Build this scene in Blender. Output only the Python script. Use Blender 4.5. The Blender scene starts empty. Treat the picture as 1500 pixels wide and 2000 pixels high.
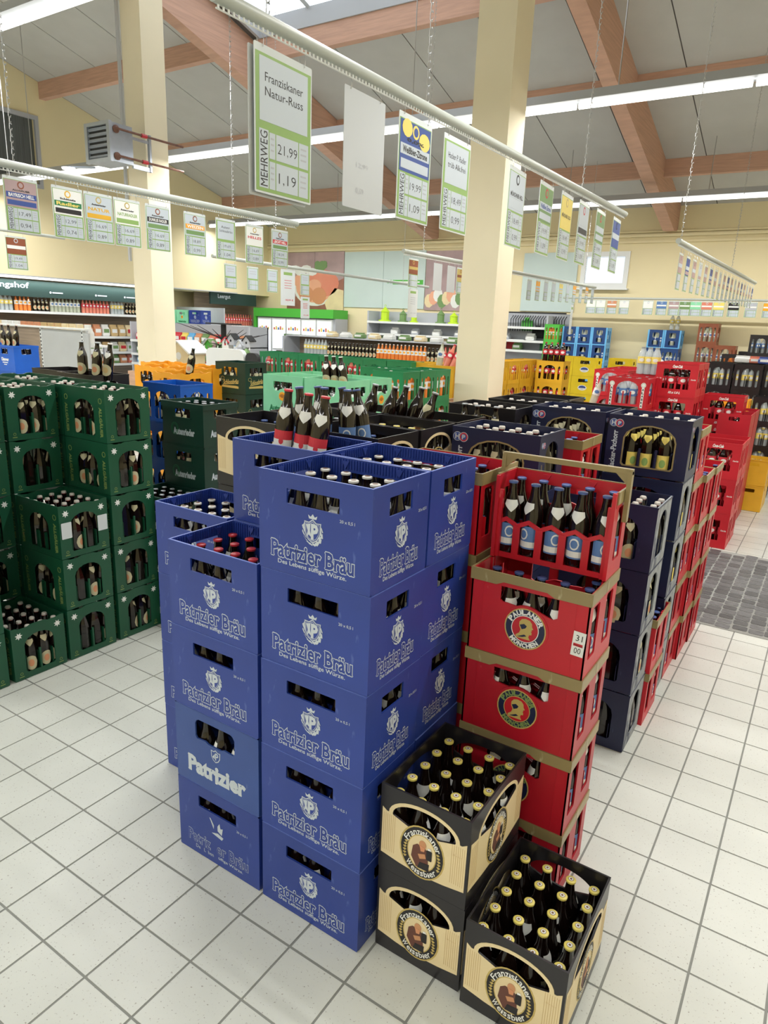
import bpy, bmesh, math, random
from math import pi, sin, cos, radians
from mathutils import Vector, Matrix
from mathutils.geometry import tessellate_polygon
random.seed(7)
S = bpy.context.scene
COL = S.collection
# ------------------------------------------------------------------ camera
FPX = 1334.177
yaw, pitch, roll = -0.56762, -0.26816, 0.04129
CAM = Vector((0.93551, -1.41727, 1.90605))
_f = Vector((sin(yaw)*cos(pitch), cos(yaw)*cos(pitch), sin(pitch)))
_r = _f.cross(Vector((0, 0, 1))).normalized(); _u = _r.cross(_f)
_r2 = cos(roll)*_r + sin(roll)*_u; _u2 = -sin(roll)*_r + cos(roll)*_u
cd = bpy.data.cameras.new('camera'); cam = bpy.data.objects.new('camera', cd); COL.objects.link(cam)
cd.sensor_fit = 'VERTICAL'; cd.sensor_height = 36; cd.lens = FPX/2000*36
cd.clip_start = .05; cd.clip_end = 100
cam.matrix_world = Matrix((( _r2.x, _u2.x, -_f.x, CAM.x), (_r2.y, _u2.y, -_f.y, CAM.y), (_r2.z, _u2.z, -_f.z, CAM.z), (0, 0, 0, 1)))
S.camera = cam
# ------------------------------------------------------------------ world, exposure
S.view_settings.view_transform = 'Standard'; S.view_settings.look = 'None'
S.view_settings.gamma = 1; S.view_settings.use_curve_mapping = False
S.view_settings.exposure = -0.3
w = bpy.data.worlds.new('overcast_sky'); S.world = w; w.use_nodes = True
bg = w.node_tree.nodes['Background']; bg.inputs[0].default_value = (.86, .93, 1, 1); bg.inputs[1].default_value = 2.6
LAMP_Y = [-3.3, 1.95, 5.62, 10.8]; LAMP_Z = 4.0  # first row is unseen, added behind the camera for more light
LAMP_W = 210.0
def lampcol(): return (1, .99, .965)
for i, y in enumerate(LAMP_Y):
    for x0, x1 in ((-12.0, -4.1), (-3.9, 4.5)):
        ld = bpy.data.lights.new('tube_light', 'AREA'); ld.shape = 'RECTANGLE'; ld.size = x1-x0; ld.size_y = .09
        ld.energy = LAMP_W; ld.color = lampcol()
        lo = bpy.data.objects.new('tube_light', ld); COL.objects.link(lo); lo.location = ((x0+x1)/2, y, LAMP_Z-.11)

# ------------------------------------------------------------------ materials
def lin(c):
    return tuple((v/255/12.92 if v/255 <= .04045 else ((v/255+.055)/1.055)**2.4) for v in c)
MATS = {}
def mat(name, rgb, rough=.5, metal=0, noise=0, nscale=8, dirt=None, bump=0, bscale=60, coat=0, alpha=1, emit=None, es=1, obj_rand=0, stretch=None, spec=.5, world=False):
    if name in MATS: return MATS[name]
    m = bpy.data.materials.new(name); m.use_nodes = True; nt = m.node_tree; p = nt.nodes['Principled BSDF']
    L = nt.links; c = lin(rgb)
    p.inputs['Base Color'].default_value = (*c, 1); p.inputs['Roughness'].default_value = rough; p.inputs['Metallic'].default_value = metal
    p.inputs['Specular IOR Level'].default_value = spec
    if coat: p.inputs['Coat Weight'].default_value = coat; p.inputs['Coat Roughness'].default_value = .08
    if alpha < 1: p.inputs['Alpha'].default_value = alpha
    if emit: p.inputs['Emission Color'].default_value = (*lin(emit), 1); p.inputs['Emission Strength'].default_value = es
    if noise or bump or dirt:
        if world:
            g = nt.nodes.new('ShaderNodeNewGeometry'); src = g.outputs['Position']
        else:
            tc = nt.nodes.new('ShaderNodeTexCoord'); src = tc.outputs['Object']
        mp = nt.nodes.new('ShaderNodeMapping'); L.new(src, mp.inputs[0])
        if stretch: mp.inputs['Scale'].default_value = stretch
    if obj_rand or noise:
        col = nt.nodes.new('ShaderNodeMixRGB'); col.blend_type = 'MULTIPLY'; col.inputs[0].default_value = 1
        col.inputs[1].default_value = (*c, 1); last = col
        if noise:
            n = nt.nodes.new('ShaderNodeTexNoise'); n.inputs['Scale'].default_value = nscale; n.inputs['Detail'].default_value = 5
            L.new(mp.outputs[0], n.inputs[0])
            r = nt.nodes.new('ShaderNodeMapRange'); r.inputs[1].default_value = .3; r.inputs[2].default_value = .7
            r.inputs[3].default_value = 1-noise; r.inputs[4].default_value = 1+noise*.5
            L.new(n.outputs[0], r.inputs[0]); L.new(r.outputs[0], col.inputs[2])
        else: col.inputs[2].default_value = (1, 1, 1, 1)
        if obj_rand:
            oi = nt.nodes.new('ShaderNodeObjectInfo'); r2 = nt.nodes.new('ShaderNodeMapRange')
            r2.inputs[3].default_value = 1-obj_rand; r2.inputs[4].default_value = 1+obj_rand*.4
            L.new(oi.outputs['Random'], r2.inputs[0])
            c2 = nt.nodes.new('ShaderNodeMixRGB'); c2.blend_type = 'MULTIPLY'; c2.inputs[0].default_value = 1
            L.new(col.outputs[0], c2.inputs[1]); L.new(r2.outputs[0], c2.inputs[2]); last = c2
        L.new(last.outputs[0], p.inputs['Base Color']); lastout = last.outputs[0]
    else: lastout = None
    if dirt:   # scratches / scuffs / specks: (rgb, scale, threshold, stretch)
        drgb, ds, th, st = dirt
        mp2 = nt.nodes.new('ShaderNodeMapping'); L.new(src, mp2.inputs[0]); mp2.inputs['Scale'].default_value = st
        n2 = nt.nodes.new('ShaderNodeTexNoise'); n2.inputs['Scale'].default_value = ds; n2.inputs['Detail'].default_value = 3
        L.new(mp2.outputs[0], n2.inputs[0])
        r3 = nt.nodes.new('ShaderNodeMapRange'); r3.inputs[1].default_value = th; r3.inputs[2].default_value = th+.06; r3.inputs[4].default_value = .75
        L.new(n2.outputs[0], r3.inputs[0])
        mx = nt.nodes.new('ShaderNodeMixRGB'); L.new(r3.outputs[0], mx.inputs[0])
        if lastout: L.new(lastout, mx.inputs[1])
        else: mx.inputs[1].default_value = (*c, 1)
        mx.inputs[2].default_value = (*lin(drgb), 1); L.new(mx.outputs[0], p.inputs['Base Color'])
    if bump:
        n3 = nt.nodes.new('ShaderNodeTexNoise'); n3.inputs['Scale'].default_value = bscale; L.new(mp.outputs[0], n3.inputs[0])
        b = nt.nodes.new('ShaderNodeBump'); b.inputs['Strength'].default_value = bump; b.inputs['Distance'].default_value = .002
        L.new(n3.outputs[0], b.inputs['Height']); L.new(b.outputs[0], p.inputs['Normal'])
    MATS[name] = m; return m
def plastic(name, rgb, scuff, rough=.38, th=.66):
    return mat(name, rgb, rough, noise=.12, nscale=5, dirt=(scuff, 30, th, (1, 1, .35)), bump=.08, bscale=40, obj_rand=.08)
M = {}
M['blue'] = plastic('worn_blue_plastic', (38, 62, 146), (78, 98, 170), th=.68)
M['blue2'] = plastic('fresh_blue_plastic', (50, 78, 148), (110, 130, 180), th=.72)
M['bluerim'] = plastic('worn_blue_edge_highlight', (112, 134, 216), (150, 165, 225))  # worn top edge, with the rim highlight painted into the paler blue
M['navy'] = plastic('navy_plastic', (26, 34, 70), (70, 80, 115), th=.72)
M['scuff'] = mat('scuffed_grey_plastic', (150, 155, 162), .6, noise=.3, nscale=25, dirt=((40, 48, 80), 14, .56, (1, 1, .4)))
M['red'] = plastic('red_plastic', (196, 28, 44), (218, 108, 108), th=.72)
M['darkred'] = plastic('deep_red_plastic', (178, 24, 42), (205, 100, 105), th=.72)
M['gold'] = plastic('dull_gold_plastic', (150, 134, 92), (190, 180, 145), .35)
M['green'] = plastic('forest_green_plastic', (22, 82, 57), (54, 108, 84), th=.7)
M['dkgreen'] = plastic('bottle_green_plastic', (12, 54, 44), (60, 95, 85), th=.72)
M['midgreen'] = plastic('mid_green_plastic', (28, 128, 78), (80, 160, 115), th=.72)
M['mint'] = plastic('mint_plastic', (138, 214, 168), (190, 235, 208), th=.72)
M['orange'] = plastic('orange_plastic', (243, 166, 38), (250, 205, 110), th=.74)
M['yellow'] = plastic('yellow_plastic', (226, 176, 44), (240, 208, 110), th=.74)
M['byellow'] = plastic('bright_yellow_plastic', (238, 208, 30), (245, 228, 120), th=.74)
M['black'] = plastic('black_plastic', (30, 28, 32), (80, 78, 80), .3, th=.74)
M['brown'] = plastic('brown_plastic', (136, 74, 48), (170, 115, 90))
M['royal'] = plastic('royal_blue_plastic', (18, 92, 196), (90, 145, 220), th=.72)
M['skyblue'] = plastic('sky_blue_plastic', (105, 180, 232), (170, 210, 240), th=.74)
M['dkblue'] = plastic('dark_blue_plastic', (20, 62, 120), (70, 100, 150), th=.74)
M['pink'] = plastic('pink_plastic', (240, 120, 165), (250, 180, 205), th=.74)
M['lime'] = mat('lime_plastic', (190, 225, 50), .4)
M['cream'] = mat('cream_paper_print', (228, 210, 168), .45, noise=.1, nscale=4)
M['stripe'] = mat('tan_print', (196, 168, 118), .45)
M['print'] = mat('pale_print', (190, 200, 210), .5)
M['white'] = mat('white_print', (232, 234, 232), .5)
M['goldprint'] = mat('gold_print', (190, 168, 98), .4)
M['olive'] = mat('dull_gold_print', (124, 146, 84), .45)
M['inkblack'] = mat('black_ink', (28, 26, 30), .5)
M['inkred'] = mat('red_ink', (196, 40, 52), .5)
M['inkblue'] = mat('blue_ink', (52, 78, 150), .5)
M['inkgreen'] = mat('green_ink', (30, 120, 72), .5)
M['leafgreen'] = mat('sign_green', (138, 172, 98), .5)
M['skin'] = mat('portrait_tone', (196, 142, 102), .5)
M['habit'] = mat('brown_habit_print', (98, 58, 48), .5)
M['brownglass'] = mat('brown_bottle_glass', (20, 11, 8), .1, coat=.25, spec=.5)
M['greenglass'] = mat('green_bottle_glass', (48, 84, 36), .09, coat=.4)
M['clearpet'] = mat('clear_bottle_plastic', (205, 215, 218), .12, alpha=.55, coat=.4)
M['clearglass'] = mat('pale_bottle_glass', (205, 212, 190), .1, alpha=.6, coat=.4)
M['cola'] = mat('cola_bottle', (24, 12, 10), .08, coat=.5)
M['orangejuice'] = mat('orange_drink', (226, 130, 60), .15, coat=.4)
M['peach'] = mat('pink_drink', (214, 128, 108), .15, coat=.4)
M['yellowdrink'] = mat('yellow_drink', (214, 208, 120), .15, coat=.4)
M['capwhite'] = mat('white_cap', (226, 224, 218), .35)
M['capred'] = mat('red_cap', (196, 52, 62), .35)
M['capblue'] = mat('blue_cap', (74, 96, 152), .35)
M['capgold'] = mat('yellow_gold_cap', (228, 212, 112), .35)
M['capgrey'] = mat('grey_cap', (165, 170, 175), .35, metal=.4)
M['capbrown'] = mat('cap_print', (120, 84, 60), .4)
M['porcelain'] = mat('porcelain_stopper', (225, 218, 210), .25)
M['wire'] = mat('bright_wire', (190, 192, 195), .3, metal=.8)
M['label'] = mat('cream_label', (190, 184, 150), .5)
M['labelblue'] = mat('blue_label', (88, 124, 178), .5)
M['labelyellow'] = mat('yellow_label', (232, 212, 110), .5)
M['labelred'] = mat('red_label', (205, 52, 66), .5)
M['labelwhite'] = mat('white_label', (226, 228, 226), .5)
M['wall'] = mat('cream_wall_paint', (234, 222, 182), .85, noise=.03, nscale=1.2, world=True)
M['column'] = mat('column_paint', (240, 230, 202), .8, noise=.03, nscale=2, world=True)
M['ceiling'] = mat('grey_ceiling_board', (192, 193, 192), .9, noise=.04, nscale=3, world=True)
M['joint'] = mat('dark_joint', (95, 92, 90), .9)
M['timber'] = mat('glulam_timber', (206, 166, 146), .7, noise=.14, nscale=3, stretch=(1, .5, 14), world=True)
M['wood'] = mat('grey_wood_panel', (150, 134, 118), .7, noise=.3, nscale=3, stretch=(.6, .6, 12), world=True)
M['pinewood'] = mat('column_skirt_wood', (206, 166, 138), .7, noise=.15, nscale=3, stretch=(1, 1, 8), world=True)
M['grout'] = mat('grey_grout', (142, 144, 139), .9)
M['tile'] = mat('speckled_white_tile', (216, 219, 213), .32, noise=.07, nscale=3, obj_rand=.03, dirt=((138, 130, 122), 130, .645, (1, 1, 1)), world=True)
M['stone'] = mat('grey_stone_piece', (104, 104, 106), .5, noise=.25, nscale=30, obj_rand=.45, world=True)
M['matbase'] = mat('pale_mat_base', (150, 151, 147), .8)
M['metal'] = mat('light_grey_metal', (186, 190, 192), .4, noise=.05, nscale=3)
M['rail'] = mat('grey_rail_tube', (178, 184, 178), .4)
M['shelf'] = mat('shelf_grey', (176, 180, 188), .5)
M['shelfwhite'] = mat('shelf_white', (224, 228, 228), .4)
M['slot'] = mat('dark_slot', (38, 40, 42), .7)
M['galv'] = mat('galvanised_sheet', (182, 190, 202), .35, metal=.5, noise=.12, nscale=6)
M['rust'] = mat('rusty_pipe', (122, 84, 70), .6, noise=.3, nscale=20)
M['sleeve'] = mat('clear_sleeve_white', (208, 215, 218), .3)
M['blank'] = mat('blank_sign_back', (188, 193, 197), .35)
M['darkgreen'] = mat('dark_green_board', (34, 62, 58), .6)
M['grassgreen'] = mat('bright_green_board', (76, 176, 62), .5)
M['teal'] = mat('pale_teal_panel', (196, 214, 212), .6, noise=.06, nscale=1)
M['lampwhite'] = mat('lamp_housing', (184, 188, 194), .4)
M['tube'] = mat('lit_tube', (255, 255, 255), .4, emit=(255, 255, 250), es=3.2)
M['daywin'] = mat('lit_window_blind', (235, 240, 248), .5, emit=(230, 240, 255), es=.55)
M['fridge'] = mat('lit_fridge_glass', (235, 240, 250), .3, emit=(235, 240, 255), es=.7)
M['egg'] = mat('egg_print', (228, 168, 138), .5)
M['eggdark'] = mat('egg_print_shade', (206, 142, 104), .5)
M['photo'] = mat('picture_print', (172, 148, 150), .5, noise=.25, nscale=2)
M['eggsback'] = mat('wood_picture_print', (150, 100, 84), .5, noise=.3, nscale=3, stretch=(1, 1, 6))
M['mossy'] = mat('leaf_print', (112, 146, 92), .5)
M['curtain'] = mat('grey_curtain', (98, 104, 106), .8, noise=.3, nscale=4, stretch=(1, 14, .3))
M['glass'] = mat('skylight_glazing', (235, 242, 250), .3, alpha=.08)
M['branch'] = mat('dark_branch', (48, 42, 44), .7)

# ------------------------------------------------------------------ geometry helpers
class G:
    def __init__(s): s.v = []; s.f = []; s.m = []
    def quadbox(s, x0, x1, y0, y1, z0, z1, mi=0):
        b = len(s.v)
        s.v += [(x0, y0, z0), (x1, y0, z0), (x1, y1, z0), (x0, y1, z0), (x0, y0, z1), (x1, y0, z1), (x1, y1, z1), (x0, y1, z1)]
        for f in ((0, 3, 2, 1), (4, 5, 6, 7), (0, 1, 5, 4), (1, 2, 6, 5), (2, 3, 7, 6), (3, 0, 4, 7)):
            s.f.append(tuple(b+i for i in f)); s.m.append(mi)
        return s
    def prism(s, loops, n0, n1, mt=None, mi=0):
        """loops: outline + holes in (u,v); extruded along n from n0 to n1 (n1>n0). mt maps (u,v,n) to 3-D"""
        mt = mt or Matrix.Identity(4)
        def area(l): return sum(l[i-1][0]*l[i][1]-l[i][0]*l[i-1][1] for i in range(len(l)))/2
        ls = []
        for k, l in enumerate(loops):
            l = list(l); a = area(l)
            if (k == 0) != (a > 0): l.reverse()
            ls.append(l)
        pts = [p for l in ls for p in l]; N = len(pts); b = len(s.v)
        tris = tessellate_polygon([[Vector((p[0], p[1], 0)) for p in l] for l in ls])
        for n in (n1, n0):
            s.v += [tuple(mt @ Vector((p[0], p[1], n))) for p in pts]
        for t in tris:
            a, c, d = (pts[i] for i in t)
            cr = (c[0]-a[0])*(d[1]-a[1])-(c[1]-a[1])*(d[0]-a[0])
            if abs(cr) < 1e-12: continue
            t = t if cr > 0 else (t[0], t[2], t[1])
            s.f.append(tuple(b+i for i in t)); s.m.append(mi)
            s.f.append((b+N+t[0], b+N+t[2], b+N+t[1])); s.m.append(mi)
        k = 0
        for l in ls:
            n = len(l)
            for i in range(n):
                j = (i+1) % n
                s.f.append((b+k+i, b+N+k+i, b+N+k+j, b+k+j)); s.m.append(mi)
            k += n
        return s
    def lathe(s, prof, seg=12, mt=None, mis=None, a0=0, a1=2*pi):
        mt = mt or Matrix.Identity(4); b = len(s.v); full = abs(a1-a0-2*pi) < 1e-6; nn = seg if full else seg+1
        for r, z in prof:
            for i in range(nn):
                a = a0+(a1-a0)*i/seg; s.v.append(tuple(mt @ Vector((r*cos(a), r*sin(a), z))))
        for k in range(len(prof)-1):
            for i in range(seg):
                j = (i+1) % nn if full else i+1
                s.f.append((b+k*nn+i, b+k*nn+j, b+(k+1)*nn+j, b+(k+1)*nn+i)); s.m.append(mis[k] if mis else 0)
        if full:
            if prof[0][0] > 1e-4: s.f.append(tuple(b+i for i in range(seg-1, -1, -1))); s.m.append(mis[0] if mis else 0)
            if prof[-1][0] > 1e-4: s.f.append(tuple(b+(len(prof)-1)*nn+i for i in range(seg))); s.m.append(mis[-1] if mis else 0)
        return s
    def tube(s, pts, r, seg=6, mi=0, r1=None):
        pts = [Vector(p) for p in pts]; b = len(s.v); n = len(pts)
        for k, p in enumerate(pts):
            d = (pts[min(k+1, n-1)]-pts[max(k-1, 0)]).normalized()
            up = Vector((0, 0, 1)) if abs(d.z) < .9 else Vector((1, 0, 0))
            a = d.cross(up).normalized(); c = d.cross(a)
            rr = r if r1 is None else r+(r1-r)*k/(n-1)
            for i in range(seg): s.v.append(tuple(p+rr*(cos(2*pi*i/seg)*a+sin(2*pi*i/seg)*c)))
        for k in range(n-1):
            for i in range(seg):
                j = (i+1) % seg; s.f.append((b+k*seg+i, b+(k+1)*seg+i, b+(k+1)*seg+j, b+k*seg+j)); s.m.append(mi)
        s.f.append(tuple(b+i for i in range(seg))); s.m.append(mi)
        s.f.append(tuple(b+(n-1)*seg+i for i in range(seg-1, -1, -1))); s.m.append(mi)
        return s
    def add(s, o, mt, mo=0):
        b = len(s.v); s.v += [tuple(mt @ Vector(p)) for p in o.v]; s.f += [tuple(b+i for i in f) for f in o.f]; s.m += [m+mo for m in o.m]; return s
    def mesh(s, name, mats, smooth=False):
        me = bpy.data.meshes.new(name); me.from_pydata(s.v, [], s.f)
        for m in mats: me.materials.append(m)
        if len(mats) > 1: me.polygons.foreach_set('material_index', s.m)
        if smooth:
            me.polygons.foreach_set('use_smooth', [True]*len(me.polygons))
            try: me.set_sharp_from_angle(angle=radians(40))
            except Exception: pass
        me.update(); return me
def link(name, me, parent=None, mt=None, kind=None):
    o = bpy.data.objects.new(name, me); COL.objects.link(o)
    if parent: o.parent = parent
    if mt is not None: o.matrix_local = mt
    if kind: o['kind'] = kind
    return o
def tag(o, label, cat, group=None, kind=None):
    o['label'] = label; o['category'] = cat
    if group: o['group'] = group
    if kind: o['kind'] = kind
    return o
def empty(name, loc, label=None, cat=None, group=None, rz=0):
    o = bpy.data.objects.new(name, None); COL.objects.link(o); o.location = loc; o.rotation_euler.z = rz
    if label: tag(o, label, cat, group)
    return o
def T(x, y, z): return Matrix.Translation((x, y, z))
def struct(name, me, parent=None): return link(name, me, parent, kind='structure')
FM = {'-Y': Matrix(((1, 0, 0, 0), (0, 0, -1, 0), (0, 1, 0, 0), (0, 0, 0, 1))),
      '+X': Matrix(((0, 0, 1, 0), (1, 0, 0, 0), (0, 1, 0, 0), (0, 0, 0, 1))),
      '+Y': Matrix(((-1, 0, 0, 0), (0, 0, 1, 0), (0, 1, 0, 0), (0, 0, 0, 1))),
      '-X': Matrix(((0, 0, -1, 0), (-1, 0, 0, 0), (0, 1, 0, 0), (0, 0, 0, 1)))}
def face_mt(face, W, D):
    off = {'-Y': (0, -D/2, 0), '+X': (W/2, 0, 0), '+Y': (0, D/2, 0), '-X': (-W/2, 0, 0)}[face]
    return Matrix.Translation(off) @ FM[face]
def rrect(x0, x1, z0, z1, rt=0, rb=None, n=4):
    rb = rt if rb is None else rb; P = []
    for cx, cz, r, a in ((x1-rb, z0+rb, rb, -90), (x1-rt, z1-rt, rt, 0), (x0+rt, z1-rt, rt, 90), (x0+rb, z0+rb, rb, 180)):
        if r <= 0: P.append((cx, cz))
        else: P += [(cx+r*cos(radians(a+90*i/n)), cz+r*sin(radians(a+90*i/n))) for i in range(n+1)]
    return P
def ell(cx, cz, rx, rz=None, n=24, a0=0, a1=360):
    rz = rx if rz is None else rz; full = a1-a0 == 360
    return [(cx+rx*cos(radians(a0+(a1-a0)*i/n)), cz+rz*sin(radians(a0+(a1-a0)*i/n))) for i in range(n if full else n+1)]
def archw(cx, z0, z1, w, r=.02, n=8):     # window with a basket-arch top
    h = min(w/2, (z1-z0)*.5); P = [(cx-w/2+.01, z0), (cx+w/2-.01, z0), (cx+w/2, z0+.01)]
    P += [(cx+w/2*cos(radians(a)), z1-h*.7+h*.7*sin(radians(a))) for a in range(0, 181, 180//n)]
    return P+[(cx-w/2, z0+.01)]
# ---- lettering
_tc = {}
def text_g(s, bold=0, shear=0):
    s = s or '-'; key = (s, bold, shear)
    if key in _tc: return _tc[key]
    c = bpy.data.curves.new('lettering', 'FONT'); c.body = s; c.size = 1; c.align_x = 'CENTER'; c.align_y = 'CENTER'
    c.resolution_u = 2; c.fill_mode = 'FRONT'; c.offset = bold; c.shear = shear
    o = bpy.data.objects.new('lettering', c); COL.objects.link(o)
    bpy.context.view_layer.update()
    me = bpy.data.meshes.new_from_object(o.evaluated_get(bpy.context.evaluated_depsgraph_get()))
    v = [tuple(p.co) for p in me.vertices]; f = [tuple(p.vertices) for p in me.polygons]
    bpy.data.objects.remove(o); bpy.data.curves.remove(c); bpy.data.meshes.remove(me)
    if v:
        x0 = min(p[0] for p in v); x1 = max(p[0] for p in v); y0 = min(p[1] for p in v); y1 = max(p[1] for p in v)
    else: x0 = y0 = 0; x1 = y1 = 1
    _tc[key] = (v, f, x0, x1, y0, y1); return _tc[key]
def text_into(g, s, cx, cz, w, h, n=0, mi=0, bold=0, rot=0, shear=0, keep=False):
    v, f = text_g(s, bold, shear)[:2]; x0, x1, y0, y1 = text_g(s, 0, shear)[2:]
    sx = w/(x1-x0+1e-9); sy = h/(y1-y0+1e-9)
    if keep: sx = sy = min(sx, sy)
    b = len(g.v); mx = (x0+x1)/2; my = (y0+y1)/2; ca = cos(rot); sa = sin(rot)
    for p in v:
        a = (p[0]-mx)*sx; c = (p[1]-my)*sy
        g.v.append((cx+a*ca-c*sa, cz+a*sa+c*ca, n))
    for t in f: g.f.append(tuple(b+i for i in t)); g.m.append(mi)
    return g
def arc_text(g, s, cx, cz, r, h, a_mid, span, n, mi, bottom=False, bold=.03):
    WD = {'M': 1.35, 'W': 1.5, 'I': .45, 'i': .42, 't': .7, 'f': .7, 'r': .75, 'F': 1.05, 's': .85, 'z': .9}
    wd = [WD.get(ch, 1.15 if ch.isupper() else 1) for ch in s]; tot = sum(wd); acc = 0
    for ch, q in zip(s, wd):
        t = ((acc+q/2)/tot-.5)*span; acc += q
        a = radians(a_mid-t) if not bottom else radians(a_mid+t)
        rot = a-pi/2 if not bottom else a+pi/2
        low = ch in 'aeinorsuzc'; hh = h*.72 if low else h
        rr = r-(h-hh)/2 if not bottom else r+(h-hh)/2
        text_into(g, ch, cx+rr*cos(a), cz+rr*sin(a), 2*r*radians(span)/tot*q*.40, hh, n, mi, bold, rot)
    return g
def flat(g, poly, n, mi=0, t=.0005):
    """thin printed patch"""
    return g.prism([poly], n, n+t, mi=mi)
def ring(g, cx, cz, rx0, rz0, rx1, rz1, n, mi, k=28, t=.0005):
    return g.prism([ell(cx, cz, rx1, rz1, k), ell(cx, cz, rx0, rz0, k)], n, n+t, mi=mi)
# ------------------------------------------------------------------ bottles
PROF = {
 'nrw': [(.022, 0), (.0325, .004), (.0335, .02), (.0335, .148), (.030, .168), (.0215, .192), (.0158, .212), (.0135, .236), (.0145, .25)],
 'euro': [(.022, 0), (.0335, .004), (.0345, .02), (.0345, .122), (.033, .146), (.026, .178), (.0185, .206), (.0138, .236), (.0132, .254), (.0145, .258)],
 'pet': [(.022, 0), (.037, .006), (.039, .03), (.036, .1), (.039, .16), (.037, .2), (.024, .235), (.0135, .262), (.0135, .27)],
 'big': [(.022, 0), (.035, .006), (.037, .03), (.037, .15), (.03, .19), (.018, .22), (.0135, .25), (.0135, .265)],
}
def cap_g(kind, z, seg):
    g = G()
    if kind == 'crown': g.lathe([(.0158, z-.005), (.0162, z+.0005), (.0140, z+.0022), (0.0001, z+.0024)], seg)
    elif kind == 'flip':
        g.lathe([(.0125, z-.001), (.0135, z+.002)], seg, mis=[1])
        g.lathe([(.0135, z+.002), (.0145, z+.005), (.0145, z+.012), (.012, z+.016), (.0001, z+.0165)], seg)
        g.tube([(.0155, 0, z-.03), (.0185, 0, z-.01), (.0165, 0, z+.008), (-.0165, 0, z+.008), (-.0185, 0, z-.01), (-.0155, 0, z-.03)], .0012, 4, mi=2)
    else: g.lathe([(.0145, z-.004), (.0148, z+.012), (.0001, z+.0125)], seg)
    return g
BK = {  # shape, glass, cap kind, cap mats, label mat, neck label mat, description, group word
 'white':  ('nrw', 'brownglass', 'crown', ('capwhite', 'capbrown'), 'label', 'labelwhite', 'white-capped beer bottle'),
 'red':    ('nrw', 'brownglass', 'crown', ('capred',), 'labelred', 'labelwhite', 'red-capped beer bottle'),
 'gold':   ('nrw', 'brownglass', 'crown', ('capgold', 'capbrown', 'white'), 'label', 'labelwhite', 'gold-capped beer bottle'),
 'blue':   ('nrw', 'brownglass', 'crown', ('capblue',), 'labelblue', 'labelwhite', 'blue-capped beer bottle'),
 'flip':   ('euro', 'brownglass', 'flip', ('porcelain', 'capred', 'wire'), 'label', 'label', 'white-stoppered brown bottle'),
 'flipy':  ('euro', 'brownglass', 'flip', ('porcelain', 'capred', 'wire'), 'labelyellow', 'labelyellow', 'yellow-labelled brown bottle'),
 'grey':   ('nrw', 'brownglass', 'crown', ('capgrey',), 'label', 'label', 'silver-capped beer bottle'),
 'cola':   ('pet', 'cola', 'screw', ('capred',), 'labelred', None, 'red-labelled cola bottle'),
 'clear':  ('pet', 'clearpet', 'screw', ('capgrey',), 'labelblue', None, 'blue-labelled clear bottle'),
 'lemon':  ('pet', 'clearpet', 'screw', ('capgrey',), 'labelyellow', None, 'yellow-labelled clear bottle'),
 'water':  ('big', 'clearglass', 'screw', ('capgrey',), 'labelwhite', None, 'pale glass water bottle'),
 'juice':  ('big', 'orangejuice', 'screw', ('capwhite',), 'labelwhite', None, 'orange juice bottle'),
 'peach':  ('big', 'peach', 'screw', ('capred',), 'labelred', None, 'red juice bottle'),
}
LI = dict(flip='eggdark', grey='eggdark', white='stripe', red='labelwhite', blue='labelwhite', gold='habit', flipy='leafgreen', cola='white', clear='white', lemon='labelwhite', water='labelblue', juice='orange', peach='white')
_bm = {}
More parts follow.
